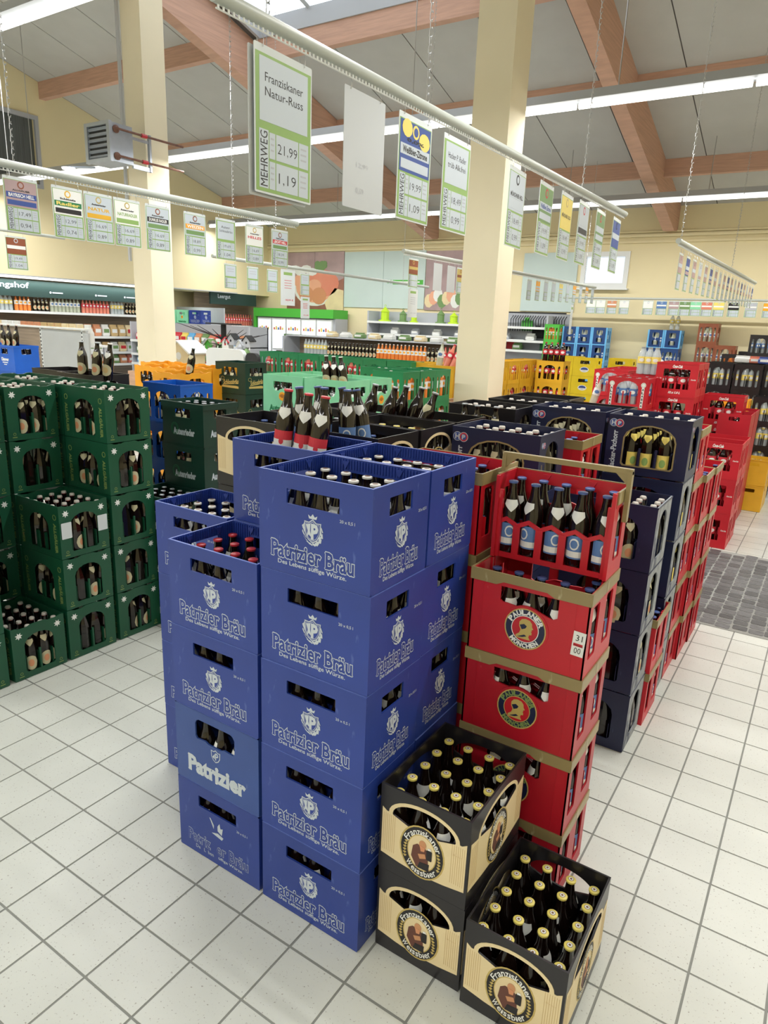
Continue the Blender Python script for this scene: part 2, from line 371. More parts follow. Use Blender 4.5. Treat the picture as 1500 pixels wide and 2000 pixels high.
def bottle_meshes(k, near):
    if (k, near) in _bm: return _bm[(k, near)]
    sh, gl, ck, cm, lb, nl, d = BK[k]; seg = 14 if near else 8
    pr = PROF[sh]; top = pr[-1][1]; R = pr[3][0]
    body = G().lathe(pr, seg)
    cap = cap_g(ck, top, seg)
    if ck == 'crown' and len(cm) > 1: cap.lathe([(.0088, top+.0026), (.0001, top+.0027)], 10, mis=[1])
    if ck == 'crown' and len(cm) > 2: cap.lathe([(.0074, top+.003), (.0001, top+.0031)], 10, mis=[2]); cap.lathe([(.0038, top+.0034), (.0001, top+.0035)], 8, mis=[1])
    lab = G(); zc, lh, lw = (.072, .078, 1.25) if sh == 'nrw' else ((.066, .082, .95) if sh == 'euro' else (.15, .07, 1.5))
    if sh not in ('nrw', 'euro'): R = max(r for r, z in pr if z > .09)
    def patch(n, h, w_, off, mi, oval=True, dz=0):
        b = len(lab.v); m = 10; rows = []
        for k in range(m+1):
            t = -1+2*k/m; hh = h/2*(math.sqrt(max(0, 1-t*t*.999)) if oval else 1)
            lab.v.append(((R+off)*cos(t*w_), (R+off)*sin(t*w_), zc+dz-hh)); lab.v.append(((R+off)*cos(t*w_), (R+off)*sin(t*w_), zc+dz+hh))
        for k in range(m): lab.f.append((b+2*k, b+2*k+2, b+2*k+3, b+2*k+1)); lab.m.append(mi)
    oval = k in ('flip', 'grey', 'white')
    patch(0, lh, lw, .0008, 0, oval)
    if k == 'red': patch(0, lh*.58, lw, .0012, 1, False, -lh*.2); patch(0, lh*.28, lw*.2, .0016, 0, True, lh*.02)
    elif k == 'blue': patch(0, lh*.26, lw, .0012, 1, False, -lh*.3); patch(0, lh*.5, lw*.38, .0012, 1, True, lh*.14); patch(0, lh*.36, lw*.28, .0016, 0, True, lh*.14)
    else: patch(0, lh*.5, lw*.45, .0014, 1, True)
    neck = None
    if nl:
        r0, z0, r1, z1 = (.0312, .166, .0212, .196) if sh == 'nrw' else (.0262, .176, .0192, .204)
        neck = G(); m = 8
        def rz(z):
            for (ra, za), (rb, zb_) in zip(pr[:-1], pr[1:]):
                if za <= z <= zb_: return ra+(rb-ra)*(z-za)/(zb_-za)
            return pr[-1][0]
        for q in range(m+1):
            t = -1+2*q/m; a = t*.85; zb = z0+.008-.024*(1-abs(t)); zt_ = z1-.006
            for w_ in range(5):
                z_ = zb+(zt_-zb)*w_/4; r_ = rz(z_)+.0009; neck.v.append((r_*cos(a), r_*sin(a), z_))
        for q in range(m):
            for w_ in range(4): neck.f.append((5*q+w_, 5*q+5+w_, 5*q+6+w_, 5*q+1+w_)); neck.m.append(0)
    mats = [M[x] for x in cm]
    if near:
        r = dict(body=body.mesh('bottle', [M[gl]], True), cap=cap.mesh('cap', mats, True),
                 label=lab.mesh('label', [M[lb], M[LI.get(k, 'label')]]),
                 neck=neck.mesh('neck_label', [M[nl]]) if neck else None)
    else:
        a = G(); I = Matrix.Identity(4)
        a.add(body, I); a.add(cap, I, 1); a.add(lab, I, 1+len(mats))
        if neck: a.add(neck, I, 3+len(mats))
        r = dict(all=a, mats=[M[gl]]+mats+[M[lb], M[LI.get(k, 'label')]]+([M[nl]] if nl else []), mesh=None)
        r['mesh'] = a.mesh('bottle', r['mats'], True)
    _bm[(k, near)] = r; return r
BQ = []       # queued bottles: (kind, matrix, label, group, near)
def bottle(k, x, y, z, label, group, rot=None, tilt=0, taz=0, near=None):
    rot = random.uniform(-2.2, .9) if rot is None else rot
    m = T(x, y, z) @ Matrix.Rotation(taz, 4, 'Z') @ Matrix.Rotation(tilt, 4, 'Y') @ Matrix.Rotation(-taz, 4, 'Z') @ Matrix.Rotation(rot, 4, 'Z')
    BQ.append((k, m, label, group, (Vector((x, y, z))-CAM).length, near))
CLS = dict(white='beer_bottle', red='beer_bottle', gold='beer_bottle', blue='beer_bottle', grey='beer_bottle', flip='swing_top_bottle', flipy='swing_top_bottle', cola='cola_bottle', clear='water_bottle', lemon='lemonade_bottle', water='water_bottle', juice='juice_bottle', peach='juice_bottle')
CRATES = []; DBG = []
def merge(objs, name):
    """join finished objects (with their children) into one mesh"""
    V, F, Mi, mats = [], [], [], []
    for o in objs:
        for q in [o]+list(o.children):
            if q.type != 'MESH': continue
            me = q.data; mw = q.matrix_world; b = len(V)
            idx = []
            for m in me.materials:
                if m not in mats: mats.append(m)
                idx.append(mats.index(m))
            V.extend((mw @ v.co)[:] for v in me.vertices)
            for p in me.polygons: F.append(tuple(b+i for i in p.vertices)); Mi.append(idx[p.material_index] if idx else 0)
    me = bpy.data.meshes.new(name); me.from_pydata(V, [], F)
    for m in mats: me.materials.append(m)
    me.polygons.foreach_set('material_index', Mi); me.update()
    return link(name, me)
def CRATES_ALIVE(): return [o for o in bpy.data.objects if o.parent is None and o.get('category') == 'crate']
def drop(o):
    for c in list(o.children): bpy.data.objects.remove(c)
    bpy.data.objects.remove(o)
def finish():
    """what the picture shows of each crate and bottle decides whether it stays an object of its own or joins the rest"""
    bot = {}
    for b in BQ:
        o = link('bottle', bottle_meshes(b[0], False)['mesh']); o.matrix_world = b[1]; bot[o.name] = (o, b)
    bpy.context.view_layer.update()
    import numpy as np
    from mathutils.bvhtree import BVHTree
    VV, PP, own, names, base = [], [], [], [], 0
    cache = {}
    for o in COL.objects:
        if o.type != 'MESH' or not len(o.data.polygons): continue
        me = o.data
        if me.name not in cache:
            co = np.empty(len(me.vertices)*3, 'f'); me.vertices.foreach_get('co', co)
            me.calc_loop_triangles(); t = np.empty(len(me.loop_triangles)*3, 'i'); me.loop_triangles.foreach_get('vertices', t)
            cache[me.name] = (co.reshape(-1, 3), t.reshape(-1, 3))
        co, t = cache[me.name]; mw = np.array(o.matrix_world)
        VV.append(co @ mw[:3, :3].T+mw[:3, 3]); PP.append(t+base); base += len(co)
        r = o
        while r.parent: r = r.parent
        own.append(np.full(len(t), len(names))); names.append(r.name)
    own = np.concatenate(own)
    tree = BVHTree.FromPolygons(np.concatenate(VV).tolist(), np.concatenate(PP).tolist(), all_triangles=True)
    main, side = {}, {}
    def scan(shift, nx, ny, D):
        org = CAM+shift
        for j in range(ny):
            py = (j+.5)/ny*2000
            for i in range(nx):
                px = (i+.5)/nx*1500
                h = tree.ray_cast(org, _f+_r2*((px-750)/FPX)-_u2*((py-1000)/FPX))
                if h[2] is not None:
                    n = names[own[h[2]]]; D[n] = D.get(n, 0)+1
    scan(Vector((0, 0, 0)), 500, 667, main)
    for sh in (-.5, .5): scan(_r2*sh, 190, 253, side)
    # bottles
    groups = {}
    gone = []
    for n, (o, b) in bot.items():
        h = main.get(n, 0); s2 = side.get(n, 0)
        if h == 0 and s2 == 0: gone.append(o); continue
        groups.setdefault(CLS[b[0]], []).append((h, n, o, b))
    for o in gone: bpy.data.objects.remove(o)
    tot = 0
    for cl, L in groups.items():
        L.sort(key=lambda t: -t[0]); keep = [t for t in L[:330] if t[0] >= 2]; rest = [t for t in L[len(keep):] if t[0] >= 2]; DBG.append((cl, len(keep), len(rest)))
        for t in L[len(keep):]:
            if t[0] < 2: bpy.data.objects.remove(t[2])
        for h, n, o, (k, m, label, group, d, near) in keep:
            tot += 1
            nr = (d < 3.3) if near is None else near
            if nr and h > 10:
                r = bottle_meshes(k, True); bpy.data.objects.remove(o)
                o = link('bottle', r['body']); o.matrix_world = m
                link('cap', r['cap'], o); link('label', r['label'], o)
                if r['neck']: link('neck_label', r['neck'], o)
            o.name = cl; tag(o, label, 'bottle', group)
        if rest:
            o = merge([t[2] for t in rest], cl+'s'); tag(o, 'barely visible '+cl.replace('_', ' ')+'s deep inside the crates', 'bottles', kind='stuff')
            for t in rest: bpy.data.objects.remove(t[2])
    # crates
    L = sorted(((main.get(o.name, 0), side.get(o.name, 0), o) for o in CRATES), key=lambda t: -t[0])
    L = [t for t in L if t[0] >= 1 or t[1] >= 4 or t[2].location.y > 11.1 or drop(t[2])]; keep = L[:400]; rest = [t[2] for t in L[400:]]
    for t in L[len(keep):]:
        pass
    if rest:
        o = merge(rest, 'crates'); tag(o, 'hidden and barely visible crates inside and behind the visible stacks', 'crates', kind='stuff')
        for r in rest: drop(r)
    print('crates kept', len(keep), 'joined', len(rest), 'bottles kept', tot, {k: len(v) for k, v in groups.items()})
    DBG.append(('crates', len(keep), len(rest), sum(1 for t in L if t[0] == 0 and t[1] == 0), 'bottles', tot, {k: len(v) for k, v in groups.items()}))
    ords = ['first', 'second', 'third', 'fourth', 'fifth', 'sixth', 'seventh', 'eighth', 'ninth', 'tenth', 'eleventh', 'twelfth', 'thirteenth', 'fourteenth', 'fifteenth', 'sixteenth', 'seventeenth', 'eighteenth', 'nineteenth', 'twentieth', 'twenty-first', 'twenty-second', 'twenty-third', 'twenty-fourth']
    bpy.context.view_layer.update(); same = {}
    for o in bpy.data.objects:
        if o.parent is None and o.get('label'): same.setdefault(o['label'], []).append(o)
    for lb, os_ in same.items():
        if len(os_) < 2 or len(os_) > 24 or len(lb.split()) > 13: continue
        def sx(o):
            d = o.matrix_world.translation-CAM; return d.dot(_r2)/max(.1, d.dot(_f))
        os_.sort(key=sx)
        for i, o in enumerate(os_): o['label'] = lb+', '+(ords[i]+' from left' if i < len(os_)-1 else 'rightmost')
    bad = [o['label'] for o in bpy.data.objects if o.get('label') and o.parent is None and not 4 <= len(o['label'].split()) <= 16]
    DBG.append(('BADLEN', len(bad), bad))
    print('BADLEN', len(bad), bad[:30])
    seen = {}
    for o in bpy.data.objects:
        if o.parent is None and o.get('label') and o.get('category') != 'bottle': seen.setdefault(o['label'], []).append(o.name)
    DBG.append([(o.name, o['label']) for o in CRATES_ALIVE()])
    DBG.append([(k, len(v)) for k, v in seen.items() if len(v) > 1])
    print('DUP', [(k, len(v)) for k, v in seen.items() if len(v) > 1][:60])

# ------------------------------------------------------------------ crates
TH = .006
class Kind: pass
KINDS = {}
def ribs(g, W, D, z0, z1, dx=.0105):
    n = int(W/dx); zs = z1-.030
    for i in range(1, n):
        x = -W/2+W*i/n
        for s in (-1, 1): y = s*(D/2-TH); g.quadbox(x-.0016, x+.0016, min(y, y-s*.004), max(y, y-s*.004), z0 if abs(x) > .103 else zs, z1)
    n = int(D/dx)
    for i in range(1, n):
        y = -D/2+D*i/n
        for s in (-1, 1): x = s*(W/2-TH); g.quadbox(min(x, x-s*.004), max(x, x-s*.004), y-.0016, y+.0016, z0 if abs(y) > .07 else zs, z1)
def gussets(g, W, D, z):
    for s in (-1, 1):
        for fx in (-.25, .25):
            x = fx*W; y = s*(D/2-TH-.0045)
            g.prism([[(x-.014, z), (x+.014, z), (x, z-.026)]], min(-y, -y-.001*s*0)-.002, -y+.002, Matrix(((1, 0, 0, 0), (0, 0, -1, 0), (0, 1, 0, 0), (0, 0, 0, 1))))
        for fy in (-.22, .22):
            y = fy*D; x = s*(W/2-TH-.0045)
            g.prism([[(y-.014, z), (y+.014, z), (y, z-.026)]], x-.002, x+.002, FM['+X'])
def shell(W, D, H, fh, sh, top_f=None, top_s=None, rib=False, pill_f=(), pill_s=(), lay=(5, 4), band=None, foot=0, side_mi=0, open_f=False):
    """crate body: four walls with window holes, floor and bottle dividers"""
    g = G()
    def outline(w, top):
        if top is None: return [(-w/2+.0015, .003), (w/2-.0015, .003), (w/2, .008), (w/2, H), (-w/2, H), (-w/2, .008)]
        return [(-w/2, .008), (-w/2+.0015, .003), (w/2-.0015, .003), (w/2, .008)]+list(reversed(top(w)))
    for f, w, hs, tp, mi in (('-Y', W, fh, top_f, 0), ('+Y', W, fh, top_f, 0), ('+X', D, sh, top_s, side_mi), ('-X', D, sh, top_s, side_mi)):
        if open_f and f == '-Y': continue
        ww = w if f in ('-Y', '+Y') else w-2*TH
        g.prism([outline(ww, tp)]+[list(h) for h in hs], -TH, 0, face_mt(f, W, D), mi=mi)
    g.quadbox(-W/2+.012, W/2-.012, -D/2+.012, D/2-.012, 0, .004); g.quadbox(-W/2+TH, W/2-TH, -D/2+TH, D/2-TH, .004, .01)
    nx, ny = lay
    dh = H*.42
    for i in range(1, nx):
        x = -W/2+W*i/nx; g.quadbox(x-.0012, x+.0012, -D/2+TH, D/2-TH, .01, dh)
    for j in range(1, ny):
        y = -D/2+D*j/ny; g.quadbox(-W/2+TH, W/2-TH, y-.0012, y+.0012, .01, dh)
    for (x, z0, z1, pw) in pill_f:
        for s in (-1, 1): g.quadbox(x-pw/2, x+pw/2, s*(D/2-.003)-.0045, s*(D/2-.003)+.0045, z0, z1)
    for (y, z0, z1, pw) in pill_s:
        for s in (-1, 1): g.quadbox(s*(W/2-.003)-.0045, s*(W/2-.003)+.0045, y-pw/2, y+pw/2, z0, z1)
    if rib:
        ribs(g, W, D, H-.062, H-.004); gussets(g, W, D, H-.008)
        for q in (-1, 1):
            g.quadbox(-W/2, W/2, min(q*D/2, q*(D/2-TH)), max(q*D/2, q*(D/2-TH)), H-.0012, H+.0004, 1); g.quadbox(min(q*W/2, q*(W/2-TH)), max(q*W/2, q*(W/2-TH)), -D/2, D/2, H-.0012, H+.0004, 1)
    if band:
        for z0, z1, pr in band:
            for f, w in (('-Y', W), ('+Y', W), ('+X', D), ('-X', D)):
                g.prism([[(-w/2-pr, z0), (w/2+pr, z0), (w/2+pr, z1), (-w/2-pr, z1)]], 0, pr, face_mt(f, W, D))
    return g
def kind(name, W, D, H, mats, g, dec_f=None, dec_s=None, desc='', lay=(5, 4), extra=None, bott='white'):
    k = Kind(); k.W, k.D, k.H = W, D, H; k.mesh = g.mesh('crate', [M[m] for m in mats]); k.desc = desc; k.lay = lay; k.bott = bott
    k.f = dec_f or []; k.s = dec_s or []; k.extra = extra or []; KINDS[name] = k; return k
def dec(name, g, mats, label=None): return (name, g.mesh(name, [M[m] for m in mats]), label)

def serif_text(g, st, cx, cz, w, h, n, mi, bold, bw):
    W_ = lambda t: (text_g(t, 0, 0)[3]-text_g(t, 0, 0)[2]) if t.strip() else 0
    tot = W_(st); sx = w/tot; full = text_g('P', 0, 0); gy = text_g(st, 0, 0); y0, y1 = gy[4], gy[5]; sy = h/(y1-y0)
    base = cz-h/2
    x = -tot/2; mid = (full[4]+full[5])/2
    text_into(g, st, cx, cz, w, h, n, mi, bold)
    cap = (full[5]-full[4])*sy; em = h/.75
    for i, ch in enumerate(st):
        if ch == ' ': continue
        xl = -tot/2+W_(st[:i+1])-W_(ch); X = cx+xl*sx; wd = W_(ch)*sx; k = .035*em+bw; q = bw
        xh = cap*.70
        def bar(a, b, z):
            o = len(g.v); m_ = n-.0001; g.v += [(a-q, z-k/2, m_), (b+q, z-k/2, m_), (b+q, z+k/2, m_), (a-q, z+k/2, m_)]; g.f.append((o, o+1, o+2, o+3)); g.m.append(mi)
        st_ = .07*em
        if ch in 'PBr': bar(X-.06*em, X+st_+.07*em, base+.01*em)
        if ch in 'PB': bar(X-.06*em, X+st_, base+cap-.01*em)
        if ch in 'riu': bar(X-.05*em, X+st_*.8, base+xh)
        if ch in 'i': bar(X-.05*em, X+st_+.05*em, base+.01*em)
        if ch in 'aäu': bar(X+wd-st_*.9, X+wd+.05*em, base+.01*em)
    return g
# --- blue crates with white outlined lettering
BW, BD, BH = .396, .296, .2995
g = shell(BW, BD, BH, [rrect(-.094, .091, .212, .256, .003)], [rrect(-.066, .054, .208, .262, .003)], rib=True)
def shield_poly(cx, cz, w, h): return [(cx-w/2, cz+h*.38), (cx-w*.22, cz+h*.36), (cx, cz+h*.5), (cx+w*.22, cz+h*.36), (cx+w/2, cz+h*.38), (cx+w*.46, cz-h*.1), (cx+w*.28, cz-h*.36), (cx, cz-h*.5), (cx-w*.28, cz-h*.36), (cx-w*.46, cz-h*.1)]
def crest(cx, cz, w, h, bodymat=1):
    c = G()
    flat(c, shield_poly(cx, cz, w*.74, h*.80), .0004, 0); flat(c, shield_poly(cx, cz, w*.66, h*.71), .001, 1); flat(c, shield_poly(cx, cz, w*.60, h*.65), .0013, 0); flat(c, shield_poly(cx, cz, w*.57, h*.61), .0015, 1)
    for s in (-1, 1):                                    # wreath leaves and hop cones round the shield
        for i in range(9):
            a = radians(-80+i*13); rx, rz = w*(.36+.06*(i % 2)), h*.44
            x = cx+s*rx*cos(a); z = cz+rz*sin(a); t = a+pi/2
            lw, lh = w*.13, h*.05
            flat(c, [(x+lw*cos(t+s*.5*0)*(1)*s, z+lw*sin(t)), (x+lh, z-lh), (x-lw*.5*cos(t)*s, z-lw*.5*sin(t)), (x-lh, z+lh)], .0001+.00009*i, 0)
    flat(c, [(cx-w*.16, cz+h*.40), (cx+w*.16, cz+h*.40), (cx+w*.2, cz+h*.52), (cx+w*.09, cz+h*.46), (cx, cz+h*.56), (cx-w*.09, cz+h*.46), (cx-w*.2, cz+h*.52)], .0004, 0)
    text_into(c, 'P', cx+w*.10, cz-h*.01, w*.26, h*.46, .0021, 0, .05)
    flat(c, [(cx-w*.28, cz+h*.2), (cx-w*.08, cz+h*.24), (cx-w*.1, cz+h*.02), (cx-w*.03, cz-h*.2), (cx-w*.16, cz-h*.12), (cx-w*.24, cz-h*.22), (cx-w*.2, cz)], .0019, 0)
    return c
def blue_dec(w, cx, tw, cw, holez, xs):
    a = G(); serif_text(a, 'Patrizier Bräu', cx, .073, tw, .047, .0003, 0, .06, .0016); serif_text(a, 'Patrizier Bräu', cx, .073, tw, .047, .0006, 1, .022, .0)
    b = G(); text_into(b, 'Des Lebens süffige Würze.', cx, .034, tw*.84, .017, .0003, 0, .012)
    d = G(); text_into(d, '20 x 0,5 l', xs, .194, .05 if w > .35 else .045, .010, .0005, 0, .01)
    c = crest(cx+.004, .148, cw, .088)
    return [dec('title_lettering', a, ['print', 'blue'], 'white outlined lettering'), dec('slogan_lettering', b, ['print']), dec('volume_mark', d, ['print']), dec('crest', c, ['print', 'blue'], 'white crest with a shield and hop leaves')]
fd = blue_dec(.4, -.003, .292, .08, 0, .118); sd = blue_dec(.3, -.004, .196, .072, 0, .112)
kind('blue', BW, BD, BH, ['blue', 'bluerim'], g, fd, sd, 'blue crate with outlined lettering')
worn = G(); worn2 = G()
text_into(worn, 'Patriz', -.095, .073, .11, .046, .0006, 0, .03); text_into(worn, 'er Bräu', .07, .073, .15, .046, .0006, 0, .03)
text_into(worn, 'Patriz', -.095, .073, .11, .046, .0012, 1, .006); text_into(worn, 'er Bräu', .07, .073, .15, .046, .0012, 1, .006)
text_into(worn2, 'De   L  ben', -.07, .034, .09, .015, .0005, 0, .0); text_into(worn2, 'üffige Würze.', .06, .034, .12, .015, .0005, 0, .01)
cw_ = G(); flat(cw_, [(-.04, .19), (-.034, .188), (-.018, .165), (-.02, .15)], .0004); flat(cw_, [(.0, .17), (.01, .185), (.014, .165), (.026, .17), (.02, .14), (0, .15)], .0004); flat(cw_, [(-.03, .13), (.02, .12), (.028, .132), (0, .14)], .0004)
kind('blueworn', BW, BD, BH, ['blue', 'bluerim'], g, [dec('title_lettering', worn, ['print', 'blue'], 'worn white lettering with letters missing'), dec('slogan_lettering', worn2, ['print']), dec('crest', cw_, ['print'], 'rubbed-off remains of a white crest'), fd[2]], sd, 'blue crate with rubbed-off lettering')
hole = rrect(-.1, .09, .19, .268, .02, .012); hole = [(-.098, .2), (-.09, .191), (-.05, .194), (-.035, .187), (.025, .187), (.04, .194), (.082, .191), (.09, .2)]+[(.09, .25), (.082, .262), (.07, .268), (-.08, .268), (-.092, .262), (-.098, .25)]
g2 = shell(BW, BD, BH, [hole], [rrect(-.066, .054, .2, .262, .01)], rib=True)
a = G(); serif_text(a, 'Patrizier', .0, .082, .27, .06, .0006, 0, .05, .0012)
b = G(); flat(b, shield_poly(0, .155, .045, .05), .0005, 0); flat(b, shield_poly(0, .155, .038, .042), .001, 1); text_into(b, 'P', .006, .155, .014, .026, .0016, 0, .02); flat(b, [(-.015, .15), (-.003, .165), (-.004, .145)], .0015, 0)
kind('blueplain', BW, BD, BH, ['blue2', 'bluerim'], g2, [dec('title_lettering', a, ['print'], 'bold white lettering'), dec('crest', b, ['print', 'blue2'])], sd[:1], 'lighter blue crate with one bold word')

# --- black crates with a cream wrap and round monk emblem
def franz_face(w):
    rx = .105 if w < .35 else .13
    hole = ell(0, .212, rx, .052, 16, 0, 180)+[(-rx*.98, .207), (-rx*.5, .192), (0, .186), (rx*.5, .192), (rx*.98, .207)]
    wrap = [(-w/2+.008, .062), (-w*.25, .052), (0, .046), (w*.25, .052), (w/2-.008, .062), (w/2-.008, .222), (rx+.02, .212)]+ell(0, .212, rx+.013, .063, 16, 0, 180)+[(-rx-.02, .212), (-w/2+.008, .222)]
    return hole, wrap
EM = {}
def franz_dec(w):
    hole, wrap = franz_face(w)
    a = G(); a.prism([wrap, hole], .0002, .0012, mi=0)
    for s in (-1, 1):
        for i in range(7): x = s*(w/2-.014-.0065*i); a.prism([[(x-.0007, .075), (x+.0007, .075), (x+.0007, .205), (x-.0007, .205)]], .0012, .0015, mi=1)
    text_into(a, '20 x 0,5 l', w*.38, .172, .028, .006, .0016, 1, 0)
    cz = 0; e = G()
    ring(e, 0, cz, .062, .073, .066, .077, .0014, 0); e.prism([ell(0, cz, .062, .073)], .0013, .0018, mi=1)
    ring(e, 0, cz, .040, .050, .0425, .0525, .0020, 0); e.prism([ell(0, cz, .040, .050)], .0018, .0024, mi=2)
    arc_text(e, 'Franziskaner', 0, cz, .0515, .0155, 90, 138, .0022, 3, False, .015)
    arc_text(e, 'Weissbier', 0, cz, .0522, .0145, 270, 104, .0022, 3, True, .015)
    k0 = 0
    for q_ in range(len(e.v)):
        if abs(e.v[q_][2]-.0022) < 1e-7: e.v[q_] = (e.v[q_][0], e.v[q_][1]*1.16, e.v[q_][2])
    for s in (-1, 1):
        for i in range(6):
            z = cz-.034+i*.009; x = s*(.050-.00045*(i-2)**2)
            flat(e, [(x, z), (x+s*.006, z+.005), (x+.001, z+.008)], .002, 0); flat(e, [(x, z), (x-s*.005, z+.006), (x+.001, z+.008)], .002, 0)
    # seated monk with a mug: hood, face, beard, robe, mug
    flat(e, [(-.030, cz-.02), (-.026, cz+.012), (-.014, cz+.022), (.008, cz+.020), (.018, cz+.008), (.020, cz-.020), (.024, cz-.044), (-.014, cz-.046)], .0026, 4)
    flat(e, [(-.004, cz-.028), (.024, cz-.024), (.022, cz-.046), (-.010, cz-.047)], .0030, 5)
    e.prism([ell(.002, cz+.026, .0105, .0125, 12)], .003, .0036, mi=6)
    flat(e, [(-.006, cz+.022), (.010, cz+.020), (.008, cz+.008), (-.002, cz+.006)], .0038, 7)
    flat(e, [(-.010, cz-.006), (.010, cz+.002), (.014, cz-.010), (-.004, cz-.018)], .0034, 6)
    e.prism([rrect(.014, .030, cz-.012, cz+.018, .003)], .0034, .004, mi=5)
    flat(e, [(.018, cz+.018), (.028, cz+.020), (.026, cz+.025), (.018, cz+.024)], .0040, 3)
    e2 = G().add(e, Matrix.Translation((0, .126, 0)) @ Matrix.Diagonal((1.14, 1.15, 1, 1))); e = e2
    return hole, [dec('paper_wrap', a, ['cream', 'stripe'], 'cream printed wrap with fine tan stripes'), dec('emblem', e, ['goldprint', 'inkblack', 'cream', 'white', 'habit', 'inkblack', 'skin', 'eggdark'], 'black oval emblem with a monk holding a mug')]
hf, df = franz_dec(.296); hs, ds = franz_dec(.396)
g = shell(.296, .396, .2995, [hf], [hs], lay=(4, 5))
kind('franz', .296, .396, .2995, ['black'], g, df, ds, 'black crate with cream wrap', (4, 5), bott='gold')

# --- red half crates with a gold rim (two halves make one crate)
PW, PD, PH = .396, .147, .288
def paul_hole():
    c = [(-.094, .243), (-.094, .197), (-.085, .19), (-.07, .19)]
    c += [(.078*cos(radians(a)), .118+.078*sin(radians(a))) for a in range(118, 61, -8)]
    return c+[(.07, .176), (.085, .172), (.1, .18), (.1, .243)]
g = G(); g.prism([[(-PW/2, 0), (PW/2, 0), (PW/2, PH-.004), (-PW/2, PH-.004)], paul_hole()], -TH, 0, face_mt('-Y', PW, PD))
g.prism([ell(0, .118, .078, .078, 30)], 0, .002, face_mt('-Y', PW, PD))
win = rrect(-.042, .03, .055, .232, .008)
for f in ('+X', '-X'): g.prism([[(-PD/2, 0), (PD/2, 0), (PD/2, PH-.004), (-PD/2, PH-.004)], win], -TH, 0, face_mt(f, PW-.0001, PD-2*TH))
def zigzag(g, y):     # the open split side: low zigzag rail on flat pillars
    n = 10; pts = []
    for i in range(n+1):
        x = -PW/2+PW*i/n; pts.append((x, .118 if i % 2 == 0 else .138))
    top = [(x, z+.006) for x, z in pts]; bot = [(x, z-.01) for x, z in pts]
    g.prism([bot+top[::-1]], -.002, .004, T(0, y, 0) @ FM['-Y'])
    for i in range(1, 5):
        x = -PW/2+PW*i/5; g.quadbox(x-.012, x+.012, y-.002, y+.004, .01, .118)
    g.quadbox(-PW/2, PW/2, y-.002, y+.004, 0, .018)
    for s in (-1, 1):
        g.quadbox(s*(PW/2-.012)-.012, s*(PW/2-.012)+.012, y-.002, y+.010, 0, .235)
        g.quadbox(s*(PW/2-.006)-.006, s*(PW/2-.006)+.006, y+.010, y+.02, 0, .284)
        for zz in (.05, .09, .13, .17, .21): g.quadbox(s*(PW/2-.02)-.004, s*(PW/2-.02)+.004, y-.006, y-.002, zz, zz+.018)
zigzag(g, PD/2-.003)
g.quadbox(-PW/2+TH, PW/2-TH, -PD/2+TH, PD/2-TH, .004, .01)
for i in range(1, 5): x = -PW/2+PW*i/5; g.quadbox(x-.0012, x+.0012, -PD/2+TH, PD/2-.004, .01, .12)
g.quadbox(-PW/2+TH, PW/2-TH, -.0012, .0012, .01, .12)
for fx in (-.155, .155): g.quadbox(fx-.0012, fx+.0012, -PD/2-.001, -PD/2, .012, .245)
for fx in (-.2, .2): g.prism([[(fx*PW-.014, PH-.01), (fx*PW+.014, PH-.01), (fx*PW, PH-.036)]], -TH-.005, -TH, face_mt('-Y', PW, PD))
rim = G()
for (w, f) in ((PW, '-Y'),):
    rim.prism([[(-w/2-.004, .246), (-.11, .246), (-.085, .258), (.06, .258), (.085, .246), (w/2+.004, .246), (w/2+.004, PH-.001), (-w/2-.004, PH-.001)]], -.002, .004, face_mt(f, PW, PD))
for f in ('+X', '-X'): rim.prism([[(-PD/2, .246), (PD/2, .246), (PD/2, PH-.001), (-PD/2, PH-.001)]], -.002, .004, face_mt(f, PW, PD))
def paul_emblem(strong=True):
    e = G(); cz = .118
    ring(e, 0, cz, .066, .066, .070, .070, .0022, 0); e.prism([ell(0, cz, .066, .066, 30)], .0021, .0026, mi=1)
    ring(e, 0, cz, .044, .044, .0465, .0465, .0028, 2 if strong else 0); e.prism([ell(0, cz, .044, .044, 28)], .0026, .0031, mi=3)
    arc_text(e, 'PAULANER', 0, cz, .0565, .0155, 90, 140, .0029, 2 if strong else 4, False, .05)
    arc_text(e, 'MÜNCHEN', 0, cz, .0565, .0145, 270, 105, .0029, 2 if strong else 4, True, .05)
    prof = [(-.026, -.034), (.020, -.034), (.014, -.024), (.016, -.016), (.024, -.014), (.0235, -.006), (.021, -.004), (.024, .000), (.022, .003), (.028, .006), (.023, .014), (.022, .024), (.014, .033), (0, .036), (-.013, .032), (-.02, .022), (-.02, .008), (-.014, -.004), (-.018, -.016), (-.03, -.026)]
    e.prism([[(x, cz+z) for x, z in prof]], .0032, .0037, mi=0)
    flat(e, [(-.018, cz+.012), (-.004, cz+.018), (.006, cz+.012), (.002, cz+.004), (-.010, cz-.002)], .0040, 1)
    flat(e, [(-.024, cz-.030), (0, cz-.018), (.008, cz-.022), (-.006, cz-.028)], .0040, 1)
    return e
rimd = [('rim', rim.mesh('rim', [M['gold']]), 'dull gold rim band', True)]
me_s = dec('emblem', paul_emblem(True), ['goldprint', 'navy', 'white', 'red', 'olive'], 'round blue and gold emblem with white ring lettering and a gold bearded head')
me_w = dec('emblem', paul_emblem(False), ['goldprint', 'navy', 'white', 'red', 'olive'], 'round worn emblem with faded gold ring lettering and a gold bearded head')
kind('half', PW, PD, PH, ['red'], g, [me_s], [], 'gold-rimmed red half crate', (5, 2), extra=rimd, bott='blue')
kind('halfworn', PW, PD, PH, ['darkred'], g, [me_w], [], 'gold-rimmed red half crate', (5, 2), extra=rimd, bott='blue')

